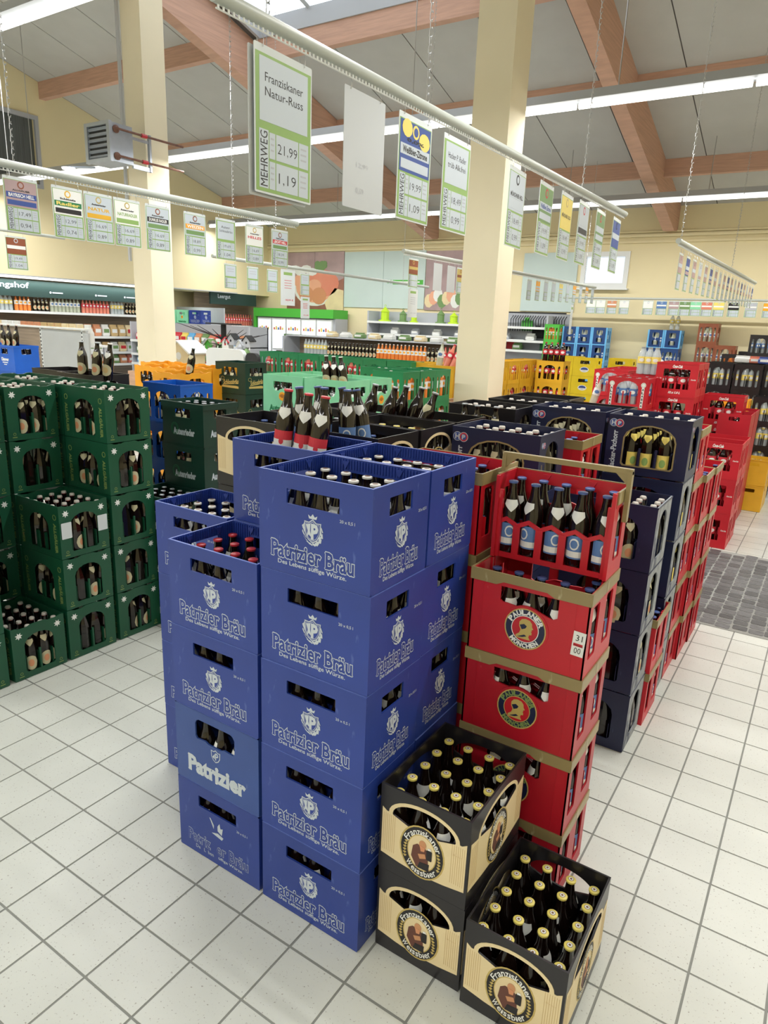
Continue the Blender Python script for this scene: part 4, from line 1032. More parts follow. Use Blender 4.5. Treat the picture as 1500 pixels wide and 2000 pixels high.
# strip lights
for i, y in enumerate(LAMP_Y):
    r = empty('strip_light', (0, y, LAMP_Z), ['long white strip light added unseen behind the camera', 'long lit strip light nearest overhead, seen at the top left corner', 'long lit strip light crossing the picture under the beams', 'long lit strip light farthest back near the rear wall'][i], 'light')
    g = G(); g.prism([[(-.09, 0), (.09, 0), (.035, .09), (-.035, .09)]], -12.05, 4.6, FM['+X']); link('housing', g.mesh('housing', [M['lampwhite']]), r)
    x = -12.05; tb = G().tube([(0, 0, 0), (1.47, 0, 0)], .028, 8).mesh('tube', [M['tube']])
    while x < 3.1: link('tube', tb, r, T(x, 0, -.035)); x += 1.5
    for x in (-10.6, -8.3, -5.5, -3.4, -1.2, .9, 2.8):
        zt = rz_(y)-LAMP_Z-.005
        link('suspension_wire', G().tube([(x, 0, .09), (x, 0, zt)], .006, 4).mesh('suspension_wire', [M['wire']]), r)
# recessed strip light over the left shelves
r = empty('strip_light', (XL+.07, 7.5, 2.50), 'strip light above the long shelf on the left wall', 'light')
link('housing', G().quadbox(-.05, .05, -8, 4.2, 0, .02).mesh('housing', [M['lampwhite']]), r); link('tube', G().tube([(0, -8, -.02), (0, 1.5, -.02)], .02, 6).mesh('tube', [M['tube']]), r)
ld = bpy.data.lights.new('tube_light', 'AREA'); ld.shape = 'RECTANGLE'; ld.size = .06; ld.size_y = 9; ld.energy = 60; lo = bpy.data.objects.new('tube_light', ld); COL.objects.link(lo); lo.location = (XL+.07, 6, 2.44)
r = empty('spot_lamp', (-7.35, 4.1, 3.58), 'small round lit lamp under the wall heater', 'lamp')
link('diffuser', G().lathe([(.0001, -.01), (.07, -.01), (.08, .01), (.0001, .02)], 14).mesh('diffuser', [M['tube']]), r); link('arm', G().tube([(0, 0, .02), (0.1, .3, .06)], .012, 5).mesh('arm', [M['galv']]), r)
# heater on the left column
h = empty('fan_heater', (-7.15, 4.4, 3.70), 'galvanised box heater with a louvred front fixed to the left column', 'heater')
link('body', G().quadbox(-.235, .235, .02, .32, 0, .43).mesh('body', [M['galv']]), h)
link('front_frame', G().prism([rrect(-.245, .245, -.01, .44), rrect(-.19, .19, .035, .40)], -.02, 0.02, FM['-Y']).mesh('front_frame', [M['galv']]), h)
lv = G().quadbox(-.19, .19, -.012, .01, 0, .028).mesh('louvre', [M['galv']])
link('dark_back', G().quadbox(-.19, .19, .012, .02, .035, .40).mesh('dark_back', [M['slot']]), h)
for i in range(6): link('louvre', lv, h, T(0, 0, .045+i*.062)@Matrix.Rotation(-.5, 4, 'X'))
link('bracket', G().quadbox(.20, .23, .32, .6, -.03, .02).quadbox(.20, .23, .32, .6, .3, .33).quadbox(.20, .24, .57, .6, -.03, .4).mesh('bracket', [M['galv']]), h)
for z in (.36, .06):
    link('flange', G().lathe([(.045, 0), (.045, .015), (.02, .03)], 12, Matrix.Translation((.235, .08, z))@Matrix.Rotation(pi/2, 4, 'Y')).mesh('flange', [M['rust']]), h)
    link('pipe', G().tube([(.25, .08, z), (.28, .1, z), (.28, .5, z-.0), (.28, 1.08, z+.005)], .014, 6).mesh('pipe', [M['rust']]), h)
    link('valve', G().tube([(.28, .42, z), (.28, .5, z)], .024, 6).mesh('valve', [M['capred']]), h)
co = empty('cable_duct', (-7.41, 4.98, 2.6), 'thin pale cable duct running up the left column', 'duct')
link('duct', G().quadbox(-.03, 0.005, -.02, .012, 0, 3.5).mesh('duct', [M['lampwhite']]), co)

# ------------------------------------------------------------------ hanging price rails
def chain(r, p0, p1):
    p0 = Vector(p0); p1 = Vector(p1); d = p1-p0; n = int(d.length/.032); g = G()
    for i in range(n):
        m = T(*(p0+d*(i+.5)/n)) @ Matrix.Rotation(pi/2*(i % 2), 4, 'Z')
        pts = [(.008*cos(radians(a)), 0, .009*sin(radians(a))+(.009 if 0 < a < 180 else -.009)) for a in range(15, 376, 60)]
        g.add(G().tube(pts, .0024, 4), m)
    link('chain', g.mesh('chain', [M['wire']]), r)
def rail(x, y0, y1, z0, z1, label, chains=(), r=.0225, comb=True):
    e = empty('price_rail', (x, y0, z0), label, 'rail'); dz = z1-z0; L = y1-y0
    link('rail_tube', G().tube([(0, 0, 0), (0, L, dz)], r, 14).mesh('rail_tube', [M['rail']], True), e)
    if comb:
        g = G().tube([(0, .01, -r-.012), (0, L-.01, dz-r-.012)], .003, 4)
        n = int(L/.022)
        for i in range(n):
            y = .02+(L-.04)*i/n; zz = dz*y/L; g.quadbox(-.002, .002, y-.003, y+.003, zz-r-.012, zz-r+.006)
        link('hook_comb', g.mesh('hook_comb', [M['shelfwhite']]), e)
    for cy, h in chains:
        zc = z0+dz*(cy-y0)/L; zt = rz_(cy)-.01; chain(e, (0, cy-y0, zc-z0+r), (0, cy-y0, min(zt, zc+h)-z0))
    return e
HOOK = G().tube([(0, -.008, .003), (0, .012, .006), (0, .028, .0)], .0016, 4).mesh('hook', [M['wire']])
def sign(x, y, z, w, hh, label, title, prices=('', ''), style='text', group='price signs', ry=0, twist=0, colors=None, detail=True, face='+X'):
    """z = top of the sheet. style: text / picture / blank / sheet"""
    e = empty('price_sign', (x, y, z), label, 'sign', group, rz=twist)
    B = FM[face]
    link('sheet', G().prism([rrect(-w/2, w/2, -hh, 0, .006)], -.0012, .0012, B).mesh('sheet', [M['sleeve' if style != 'blank' else 'blank']]), e)
    for s in (-1, 1): link('hook', HOOK, e, B @ T(s*w*.36, 0, 0))
    if style == 'blank':
        if not prices[0]: return e
        g = G(); text_into(g, prices[0], -w*.05, -hh*.62, w*.3, hh*.05, .0018, 0); text_into(g, prices[1], -w*.1, -hh*.84, w*.2, hh*.06, .0018, 0)
        link('faint_lettering', g.mesh('faint_lettering', [M['shelf']]), e, B); return e
    c = colors or {}
    if style == 'sheet':
        g = G(); flat(g, rrect(-w*.3, w*.3, -hh*.16, -hh*.08), .0013, 0)
        for k in range(4): flat(g, rrect(-w*.25, w*.25, -hh*(.3+k*.07)-.006, -hh*(.3+k*.07)), .0013, 1)
        if prices[0]: text_into(g, prices[0], w*.1, -hh*.85, w*.55, hh*.06, .0016, 1, .02)
        link('print', g.mesh('print', [M['leafgreen'], M['inkred' if not c.get('grey') else 'shelf']]), e, B); return e
    g = G(); t = hh*.055; b = .0013
    flat(g, rrect(-w*.48, w*.48, -hh*.985, -t), b, 0)
    if style == 'text': flat(g, rrect(-w*.42, w*.42, -hh*.5, -t-hh*.02), b+.0006, 1)
    zr = [(-hh*.745, -hh*.565), (-hh*.96, -hh*.765)]
    for z0, z1 in zr:
        flat(g, rrect(-w*.26, -w*.16, z0, z1), b+.0006, 1); flat(g, rrect(-w*.145, w*.25, z0, z1), b+.0006, 1); flat(g, rrect(w*.265, w*.44, z0, z1), b+.0006, 1)
    flat(g, rrect(-w*.43, -w*.275, -hh*.96, -hh*.555), b+.0006, 1)
    link('frame_print', g.mesh('frame_print', [M['leafgreen'], M['print']]), e, B)
    g = G(); N = b+.0014
    text_into(g, 'MEHRWEG', -w*.352, -hh*.757, hh*.38, w*.12, N, 0, .0, rot=pi/2)
    for (z0, z1), p in zip(zr, prices):
        if p: text_into(g, p, w*.055, (z0+z1)/2-hh*.01, w*.35*(len(p)/5)**.5, (z1-z0)*.46, N, 0, -.01)
        if detail:
            for k in range(3): flat(g, rrect(-w*.235, -w*.185, z1-hh*(.035+.04*k)-hh*.012, z1-hh*(.035+.04*k)), N-.0004, 1); flat(g, rrect(w*.3, w*.4, z1-hh*(.035+.04*k)-hh*.012, z1-hh*(.035+.04*k)), N-.0004, 1)
    if style == 'text':
        ls = title.split('|')
        for k, s in enumerate(ls):
            if s == '~': flat(g, rrect(-w*.28, w*.28, -hh*(.25+.095*(k-(len(ls)-1)/2))-hh*.015, -hh*(.25+.095*(k-(len(ls)-1)/2))+hh*.015), N-.0004, 1); continue
            text_into(g, s, 0, -hh*(.25+.095*(k-(len(ls)-1)/2)), min(w*.66, w*.066*len(s)), hh*.06, N, 0, 0)
    link('lettering', g.mesh('lettering', [M['inkblack'], M['shelf']]), e, B)
    if style == 'picture':
        top, mid, bot, tx, em = c.get('c', ('white', 'inkgreen', 'mossy', 'white', 'orange'))
        g = G(); flat(g, rrect(-w*.46, w*.46, -hh*.54, -t-hh*.01), b+.0006, 0)
        flat(g, rrect(-w*.44, w*.44, -hh*.38, -hh*.28), b+.0012, 1); flat(g, rrect(-w*.42, w*.42, -hh*.51, -hh*.42), b+.0012, 2)
        flat(g, ell(0, -hh*.14, w*.1, w*.1, 14), b+.0012, 4)
        flat(g, ell(0, -hh*.14, w*.065, w*.065, 12), b+.0018, 0)
        if c.get('fruit'):
            for fx, fz, fr in ((-.26, -.13, .15), (.27, -.2, .17)): flat(g, ell(w*fx, hh*fz, w*fr, hh*.085, 12), b+.0014, 4)
        if c.get('name'): text_into(g, c['name'], 0, -hh*.235, w*.5, hh*.035, b+.002, 5, .03)
        if title: text_into(g, title, 0, -hh*.33, w*.74, hh*.062, b+.002, 3, .03)
        link('picture', g.mesh('picture', [M[top], M[mid], M[bot], M[tx], M[em], M['inkblack']]), e, B)
    return e
x = -.83
rail(x, .28, 5.02, 2.842, 2.90, 'long grey price rail hanging closest, over the blue and red crates', [(.52, 2), (1.575, 4), (3.83, 4)])
lg = 'large price signs on the nearest rail'
sign(x, .60, 2.775, .297, .45, 'large price sign reading Franziskaner Natur-Russ, 21,99 and 1,19', 'Franziskaner|Natur-Russ', ('21,99', '1,19'), group=lg)
sign(x-.012, .585, 2.765, .297, .45, 'pale sheet hung directly behind the 21,99 price sign', '', ('', ''), 'blank', group=lg)
sign(x, 1.09, 2.785, .285, .43, 'blank grey back of a price sign, second on the nearest rail', '', ('12,99', '0,69'), 'blank', group=lg)
sign(x, 1.485, 2.795, .285, .43, 'price sign with yellow fruit picture, 19,99 and 1,09', 'Weißbier-Zitrone', ('19,99', '1,09'), 'picture', lg, colors=dict(c=('inkblue', 'print', 'print', 'inkblack', 'labelyellow'), name='0,0%', fruit=1))
sign(x, 1.89, 2.80, .285, .43, 'price sign reading Hacker P. Radler trüb Alk.frei, 18,49 and 0,99', 'Hacker P. Radler|trüb Alk.frei', ('18,49', '0,99'), group=lg)
for y, ti, p, c, d in ((2.66, 'MÜNCHNER HELL', ('18,49', '0,99'), ('print', 'print', 'print', 'inkblack', 'inkblack'), 'price sign reading Münchner Hell, hung just right of the big column'), (3.14, 'Weißbier-Zitrone', ('19,99', '1,09'), ('mossy', 'print', 'print', 'inkblue', 'inkred'), 'price sign with green and yellow fruit picture, second right of the big column'),
                 (3.54, 'MÜNCHNER GOLD', ('18,49', '0,99'), ('labelyellow', 'labelyellow', 'labelyellow', 'inkblack', 'goldprint'), 'price sign with a yellow picture, third right of the big column'), (3.92, '', ('19,99', '1,09'), ('print', 'print', 'inkblack', 'inkblack', 'inkred'), 'pale price sign under the rail chain, fourth right of the big column'),
                 (4.34, '', ('19,99', '1,09'), ('mossy', 'print', 'print', 'inkred', 'inkred'), 'price sign with round red emblem, next to last on the nearest rail'), (4.80, '', ('19,99', '1,09'), ('inkblue', 'print', 'inkblue', 'inkblue', 'inkblack'), 'blue-grey price sign, last on the nearest rail')):
    sign(x, y, 2.81+.012*(y-2.66), .285, .43, d, ti, p, 'picture', lg, colors=dict(c=c), twist=.06)
x = -3.2
rail(x, .3, 3.48, 2.69, 2.71, 'second price rail hanging over the green crates at the left', [(.996, 4), (2.716, 4)])
sgp = 'price signs on the left rail'
for y, ti, nm, p, c, st, d in (
    (1.021, 'BAYRISCH HELL', 'ALLGÄUER', ('17,49', '0,94'), ('photo', 'inkblue', 'inkblue', 'white', 'brown'), 'picture', 'price sign with alpine picture and blue Bayrisch Hell band, leftmost on the left rail'),
    (1.314, 'Radler', 'Schlössle', ('12,99', '0,74'), ('white', 'inkgreen', 'inkblack', 'labelyellow', 'yellow'), 'picture', 'price sign with black and yellow label picture, 12,99 and 0,74'),
    (1.528, 'NATUR', 'Autenrieder', ('16,69', '0,89'), ('print', 'print', 'yellow', 'yellow', 'goldprint'), 'picture', 'price sign with pale and yellow picture, left of the Naturradler sign'),
    (1.742, 'NATURRADLER', 'Autenrieder', ('16,69', '0,89'), ('white', 'white', 'leafgreen', 'leafgreen', 'goldprint'), 'picture', 'price sign with green Naturradler lettering'),
    (1.991, 'DUNKLES RADLER', 'Autenrieder', ('16,69', '0,89'), ('print', 'inkblack', 'mossy', 'white', 'brown'), 'picture', 'price sign with black Dunkles Radler ribbon in front of the left column'),
    (2.326, 'WEIZEN', 'Autenrieder', ('18,89', '0,99'), ('print', 'orange', 'mossy', 'white', 'brown'), 'picture', 'price sign with orange Weizen ribbon'),
    (2.633, 'Autenr.|Schlossbräu', '', ('19,69', '1,04'), None, 'text', 'white price sign reading Autenr. Schlossbräu'),
    (2.95, 'HELLES', 'Autenrieder', ('16,69', '0,89'), ('white', 'white', 'white', 'inkred', 'goldprint'), 'picture', 'price sign with red Helles lettering'),
    (3.256, 'LEICHT HELL', 'Autenrieder', ('18,39', '0,99'), ('print', 'inkred', 'mossy', 'white', 'brown'), 'picture', 'price sign with red ribbon, last on the left rail')):
    sign(x, y, 2.635, .205, .297, d, ti, p, st, sgp, colors=dict(c=c, name=nm) if c else None)
    if 'DUNKLES' in ti or 'WEIZEN' in ti or 'LEICHT' in ti: pass
x = -5.7
rail(x, 4.85, 10.2, 2.625, 2.60, 'third price rail, farther back between the columns', [(6, 3), (9.3, 3)], comb=False)
for y, d in ((5.15, 'small white price sign, first on the third rail'), (5.55, 'small white price sign, second on the third rail'), (5.93, 'small white price sign, third on the third rail')):
    sign(x, y, 2.56, .21, .297, d, '~|~', ('', ''), 'text', 'small price signs on the third rail', detail=False)
sign(x, 6.25, 2.585, .30, .48, 'large white offer sheet hanging on the third rail', '', ('18,99 €',), 'sheet', 'offer sheets')
sign(x, 6.62, 2.56, .2, .297, 'small price sign right of the large offer sheet', '~|~', ('', ''), 'text', 'small price signs on the third rail', detail=False)
sign(x, 6.63, 2.24, .2, .30, 'slim white offer sheet hanging under a small price sign', '', ('€ 5,99',), 'sheet', 'offer sheets')
r_ = empty('price_rail', (x, 2.0, 2.60), 'short rail end high at the left edge carrying one small sign', 'rail'); link('rail_tube', G().tube([(0, 0, 0), (0, .9, 0)], .015, 8).mesh('rail_tube', [M['rail']]), r_)
link('chain_wire', G().tube([(0, .4, .015), (0, .4, 3.4)], .004, 4).mesh('chain_wire', [M['wire']]), r_)
sign(x, 2.40, 2.56, .2, .297, 'small price sign with brown frame, lowest at the far left', '', ('19,49', '1,04'), 'picture', 'small price signs on the third rail', colors=dict(c=('brown', 'white', 'brown', 'inkred', 'print')))
x = -3.1
rail(x, 5.08, 11.9, 2.655, 2.72, 'price rail passing behind the big column', [(5.5, 3), (11.2, 3)])
g4 = 'price signs behind the big column'
sign(x, 5.30, 2.60, .2, .297, 'brown picture price sign left of the big column', '', ('', ''), 'picture', g4, colors=dict(c=('brown', 'goldprint', 'brown', 'white', 'goldprint')))
sign(x, 5.32, 2.29, .2, .30, 'white offer sheet reading 5,99 under the brown picture sign', '', ('€ 5,99',), 'sheet', g4, colors=dict(grey=1))
sign(x, 5.85, 2.60, .2, .297, 'blank white sign between the offer sheet and the big column', '', ('', ''), 'blank', g4)
sign(x, 6.18, 2.60, .2, .297, 'second blank white sign left of the big column', '', ('', ''), 'blank', g4)
sign(x, 6.42, 2.60, .2, .297, 'brown picture price sign touching the edge of the big column', '', ('', ''), 'picture', g4, colors=dict(c=('goldprint', 'brown', 'goldprint', 'white', 'brown')))
for i in range(10):
    y = 8.65+i*.345
    sign(x, y, 2.63+.01*i, .2, .297, 'small grey price sign in the row right of the big column', '', ('', ''), 'picture', 'row of grey price signs', colors=dict(c=(('print', 'orange', 'print', 'print', 'labelyellow', 'print', 'orange', 'print', 'orange', 'print')[i], 'print', 'print', 'inkblack', 'shelf')), detail=False, twist=.05)
sg = sign(x, 10.7, 2.36, .12, .5, 'tall slim white sign hanging below the grey row', '', ('5,99',), 'sheet', 'offer sheets', colors=dict(grey=1))
x = -.35
rail(x, 4.94, 10.9, 2.665, 2.74, 'price rail at the right carrying many edge-on signs', [(5.05, 4), (8.2, 4)])
for i in range(18):
    y = 5.15+i*.325
    sign(x, y, 2.59+.004*i, .17, .30, 'brownish price sign seen almost edge-on on the right rail', '', ('', ''), 'picture', 'edge-on signs on the right rail', colors=dict(c=(('photo', 'inkblue', 'photo', 'print')[i % 4], 'print', 'photo', 'print', 'brown')), detail=False, twist=.0)
# row of price signs along the back wall
pxs = [1142, 1164, 1189, 1216, 1267, 1295, 1320, 1342, 1363, 1385, 1408, 1436, 1468, 1500]
names = ['white price sign', 'white price sign', 'price sign with a red and brown picture', 'white price sign', 'white price sign', 'price sign with a blue picture', 'price sign with a violet picture', 'price sign with a green picture', 'price sign with a pale green picture', 'price sign with a red fruit picture', 'price sign with a yellow picture', 'price sign with a dark picture', 'price sign with a grey picture', 'price sign with an orange picture']
cc = ['white', 'white', 'eggdark', 'white', 'white', 'labelblue', 'photo', 'mossy', 'mint', 'peach', 'labelyellow', 'inkblack', 'shelf', 'orange']
for i, pxx in enumerate(pxs):
    xx = -3.43+(pxx-1130)*(3.19/370)
    sign(xx, YB-.52, 2.53, .19, .26, names[i]+', number '+str(i+1)+' from the left in the row on the back wall' if False else names[i]+' above back wall crates, '+['leftmost', 'next to the leftmost', 'left of the gap', 'just left of the gap', 'just right of the gap', 'second right of the gap', 'third right of the gap', 'centre right', 'centre right beside it', 'above the brown crates', 'right of the brown crates', 'near the right edge', 'nearly at the right edge', 'cut by the right edge'][i], '', ('', ''), 'picture', 'row of price signs on the back wall', colors=dict(c=(cc[i], 'white', cc[i], 'inkblack', 'print')), detail=False, face='-Y')
# ------------------------------------------------------------------ crate stacks: the beer island
R90 = pi/2
FR = 'the front blue stack'
stack('blue', -.2, .15, 5, 'tallest front corner blue stack', bott='white')
stack('blue', -.2, .452, 5, 'blue stack behind the front corner', see=('+X',), bott='white')
stack(None, -.612, .150, 4, 'lower left front blue stack', kinds=['blueworn', 'blueplain', 'blue', 'blue'], bott='red', see=('-Y',))
stack('blue', -.615, .455, 5, 'blue stack topped with red-capped bottles', see=('-Y',), bott='white')
stack('blue', -1.03, .44, 4, 'outermost left blue stack', bott='white', see=('-Y',))
stack('franz', .172, .262, 2, 'two-high cream wrapped pair', bott='gold')
stack('franz', .484, .245, 1, 'lone cream crate at front right', bott='gold')
# gold rimmed half crates
def halves(cx, y0, n, where, front_top=True, kinds=None, see=('-Y',), handle=False, rot=0):
    z = 0; H = KINDS['half'].H
    for i in range(n):
        kk = kinds[i] if kinds else 'half'
        for s, nm in ((0, 'front'), (1, 'rear')):
            if i == n-1 and s == 0 and not front_top: continue
            yy = y0+.0745+s*.149; rr = 0 if s == 0 else pi
            top = (i == n-1) or (i == n-2 and s == 0 and not front_top)
            if s == 1 and not front_top and i == n-1: rr = pi
            pos = ('top' if i == n-1 else ORD[i])+' level'
            k = KINDS[kk]
            o = crate(kk, cx, yy, z, rr, f"{k.desc}, {nm} half, {pos}, {where}", 'half crates of '+where, decf=(s == 0))
            if s == 1:   # rear half: nothing printed towards the camera
                pass
            P = grid(k, 0)
            for a, b, x, y in P:
                if top or (s == 0 and b == 0) or (a == 4 and 'X' in ''.join(see)):
                    d = BK['blue'][6]
                    bottle('blue', cx+x, yy+y, z+.0105, f"blue-capped bottle, {nm} half, {pos}, {where}", f"brown bottles with blue caps in {where}", near=True if (top and where == 'front red stack') else None, rot=random.uniform(-2.4, -.6))
            if handle and i == n-1 and s == 1:
                hg = G(); hw_ = PW/2+.012
                hg.prism([rrect(-hw_, hw_, .16, PH+.062, .018), rrect(-hw_+.014, hw_-.014, .10, PH+.048, .03)], -.004, .004, T(0, 0, 0)@FM['-Y']) if False else None
                for sgn in (-1, 1): hg.prism([[(sgn*hw_-.007, .18), (sgn*hw_+.007, .18), (sgn*hw_+.007, PH+.055), (sgn*hw_-.007, PH+.055)]], -.012, .012, FM['-Y'])
                hg.prism([[(-hw_-.007, PH+.045), (hw_+.007, PH+.045), (hw_+.007, PH+.062), (-hw_-.007, PH+.062)]], -.010, .010, FM['-Y'])
                for sgn in (-1, 1): hg.prism([[(sgn*(hw_-.005), PH+.01), (sgn*(hw_-.005), PH+.046), (sgn*(hw_-.045), PH+.046)]], -.008, .008, FM['-Y'])
                c = link('handle', hg.mesh('handle', [M['gold']]), o, T(0, .0, 0)); c['label'] = 'raised gold carrying handle'
        z += H
halves(.245, .535, 5, 'front red stack', front_top=False, kinds=['halfworn', 'halfworn', 'halfworn', 'half', 'half'], see=('-Y', 'X'), handle=True)
halves(-.19, .635, 5, 'red stack behind the blue crates', see=('-Y', 'X'))
halves(-.155, 1.60, 5, 'red stack between navy stacks', see=('X',))
nt = G(); flat(nt, rrect(-.028, .028, -.058, .058), 0, 0, .0008)
text_into(nt, '31', .0, .028, .03, .028, .001, 1, 0); nt.prism([rrect(-.022, .02, -.012, .002)], .0008, .001, mi=2); text_into(nt, '00', 0, -.032, .03, .028, .001, 1, 0); flat(nt, [(-.022, -.004), (.022, -.008), (.022, -.010), (-.022, -.006)], .0012, 1)
n_ = link('paper_note', nt.mesh('paper_note', [M['white'], M['inkblack'], M['inkred']])); n_.matrix_world = T(.419, .5335, .288*3+.118) @ FM['-Y'] @ Matrix.Rotation(-.05, 4, 'Z') @ Matrix.Scale(.7, 4)
tag(n_, 'small white note with handwritten digits stuck to the red crate fourth from the floor', 'note')
# navy stacks
stack('hacker', -.205, 1.35, 5, 'nearest tall navy stack', bott='flip', pitch=.3)
stack('hackerworn', .205, 1.735, 4, 'low scuffed navy aisle stack', bott='flip')
stack('hacker', .205, 2.28, 5, 'tall navy aisle stack', bott='flipy', pitch=.304, kinds=['hackerworn']*4+['hacker'])
stack('hacker', -.215, 2.30, 5, 'rear left navy stack', bott='flip', pitch=.304)
halves(.225, 1.885, 2, 'short red stack between navy stacks', see=('X',))
for i, (cx, y, n) in enumerate(((.205, 2.46, 5), (.225, 2.77, 4), (.235, 3.08, 4))):
    halves(cx, y, n, ['nearest stack of red aisle row', 'middle stack of red aisle row', 'red aisle stack beside the mat'][i], see=('X',))
stack('blackarch', -.65, 2.16, 5, 'nearest arched black stack', bott='flip', see=('-Y',))
stack('blackarch', -.62, 2.62, 5, 'far left arched black stack', bott='flip', see=('-Y',))
stack('blackarch', -.20, 2.62, 5, 'black stack behind navy stacks', bott='flip', see=('-Y',))
stack('blackarch', -.62, 2.95, 5, 'rearmost arched black stack', bott='white', see=('-Y',))
# black cream crates in the middle
for i, y in enumerate((.815, 1.13, 1.45)):
    w_ = ['nearest', 'middle', 'rear'][i]
    stack('franz', -.63, y, 5, f'{w_} inner cream wrapped stack', rot=R90, bott='blue' if i == 0 else 'gold', see=('+X',))
stack('franz', -1.07, .81, 5, 'front left cream wrapped stack', rot=R90, bott='blue', see=('-Y',))
stack('franz', -1.05, 1.13, 5, 'middle left cream wrapped stack', rot=R90, bott='grey', see=('-Y',))
stack('franz', -1.05, 1.45, 5, 'rear left cream wrapped stack', rot=R90, bott='gold', see=('-Y',))
# loose bottles standing on top of the crates
def loose(k, x, y, z, lab, grp, rot, tilt=.0, taz=0): bottle(k, x, y, z, lab, grp, rot, tilt, taz, near=True)
LZ = 1.455
for i, (x, y) in enumerate(((-.665, .40), (-.595, .425), (-.515, .40))):
    loose('red', x, y, LZ-.04+.01*(i == 0), ['loose red-capped bottle, left of the three on the blue crates', 'loose red-capped bottle, middle of the three on the blue crates', 'loose red-capped bottle, right of the three on the blue crates'][i], 'loose red-capped bottles', -1.15, .10+.04*(i == 2), .6)
loose('blue', -.665, .54, LZ-.03, 'loose blue-capped bottle behind the red-capped ones', 'loose blue-capped bottles', -1.0, -.12, .5)
for i, (x, y, t, a) in enumerate(((-.74, .74, -.14, 0), (-.71, .70, .0, 0), (-.66, .82, -.2, .2), (-.60, .71, -.03, 0), (-.57, .79, -.2, .1))):
    loose('blue', x, y, LZ-.045, ['leftmost of the blue-capped bottles on black crates', 'second of the standing blue-capped bottles', 'tilted blue-capped bottle in the middle of its group', 'blue-capped bottle with a blue emblem label facing front', 'rightmost tilted blue-capped bottle'][i], 'loose blue-capped bottles', -1.05, t, a)
for i, (x, y, t) in enumerate(((-.985, 1.38, .2), (-.87, 1.36, .24), (-.85, 1.44, .22), (-.78, 1.46, .24), (-.66, 1.33, .34))):
    loose('grey', x, y, LZ-.08, ['leftmost leaning dark bottle', 'second leaning dark bottle', 'leaning dark bottle behind the second', 'fourth leaning dark bottle', 'rightmost leaning dark bottle showing a white label'][i]+' on the cream wrapped crates', 'loose dark bottles', 1.9 if i < 4 else -1.7, t, .5)
stack('blackarch', -.60, 1.80, 4, 'low arched black stack', bott='grey', see=('-Y',), pitch=.312)
for i, (x, y) in enumerate(((-.70, 1.93), (-.62, 1.90), (-.53, 1.92))):
    loose('grey', x, y, 1.262, ['leftmost short dark bottle before the black crates', 'middle short dark bottle before the black crates', 'rightmost short dark bottle before the black crates'][i], 'loose dark bottles by the black crates', -1.2, .04*i-.04, 0)
stack('franz', -.60, 1.78, 4, 'the low cream wrapped stack before the black crates', rot=R90, bott='grey', see=('-Y',)) if False else None

# ------------------------------------------------------------------ forest green wall at the left
def allg(x, y, n, where, see, bott='flip'):
    # short printed side towards the aisle (+X), long lettered side towards the camera (-Y)
    stack('allg', x, y, n, where, rot=R90, bott=bott, see=see, jit=.001)
allg(-2.6, 1.065, 5, 'rear stack of green wall', ('-Y', '+X'))
allg(-2.6, .74, 3, 'three-high stack of green wall', ('-Y', '+X'))
allg(-2.6, .42, 1, 'green wall beside the floor gap', ('-Y', '+X'))
allg(-2.6, .095, 5, 'left edge stack of green wall', ('+X',))
allg(-3.01, 1.065, 5, 'second green row, rear stack', ('-Y',))
allg(-3.01, .74, 5, 'second green row, middle stack', ('-Y', '+X'))
allg(-3.01, .42, 5, 'second green row, front stack', ('+X',))
allg(-3.01, .095, 5, 'second green row, left edge stack', ())
allg(-3.42, .74, 5, 'third green row, front stack', ())
allg(-3.42, 1.065, 5, 'third green row, rear stack', ())
tp = G().prism([rrect(-.03, .03, -.045, .045, .004)], 0, .0006)
for y, lb in ((.74-.11, 'left'), (.74+.11, 'right')):
    o = link('tape_piece', tp.mesh('tape_piece', [M['sleeve']])); o.matrix_world = T(-2.6+.1995+.0006, y, .6+.16)@FM['+X']
    tag(o, f'grey strip of tape on the {lb} edge of the third green crate', 'tape', 'tape pieces')

# ------------------------------------------------------------------ dark green, blue, orange, mint crates of the middle
stack('aut', -2.465, 1.655, 5, 'taller bottle-green stack', bott='grey', pitch=.276)
stack('aut', -2.47, 1.362, 3, 'short bottle-green stack', bott='grey', pitch=.28, see=())
stack('royal', -3.06, 1.99, 5, 'royal blue stack behind bottle-green one', bott='grey', pitch=.285)
stack('blackarch', -3.42, 1.55, 5, 'dark stack behind green wall', bott='white', see=('-Y',))
stack('blackarch', -3.80, 1.60, 5, 'farther dark stack behind green wall', bott='white', see=())
for i, (x, y) in enumerate(((-3.42, 1.48), (-3.30, 1.50), (-3.23, 1.53))):
    bottle(('grey', 'grey', 'white')[i], x, y, 1.46, ['dark bottle standing behind the green crates, left of the pair', 'brown swing-top bottle leaning beside it', 'small bottle with a white foil beside the dark pair'][i], 'bottles behind the green wall', -1.2, .08*i, .3, near=True)
stack('schloss', -3.94, 3.53, 5, 'tall dark green stack', bott='grey')
for i, (x, y) in enumerate(((-3.845, 2.73), (-4.21, 3.085), (-4.56, 3.085), (-4.21, 3.44), (-4.56, 3.44), (-4.92, 3.44))):
    stack('orange', x-.02, y, 5, 'orange block, '+['front', 'second', 'left', 'rear', 'rear left', 'outer'][i]+' stack', bott='grey', pitch=.284, see=('-Y', '+X') if i < 2 else ())
bottle('grey', -3.86, 2.80, 1.39, 'single brown bottle leaning on top of the orange crates', 'lone bottle', -1.2, .2, .5, near=True)
for i, (x, y) in enumerate(((-2.61, 2.77), (-2.2, 2.77), (-2.61, 3.08), (-2.2, 3.08))):
    stack('mint', x, y, 5, 'mint block, '+['front left', 'front right', 'rear left', 'rear right'][i]+' stack', bott='white', see=('-Y',) if i < 2 else ())
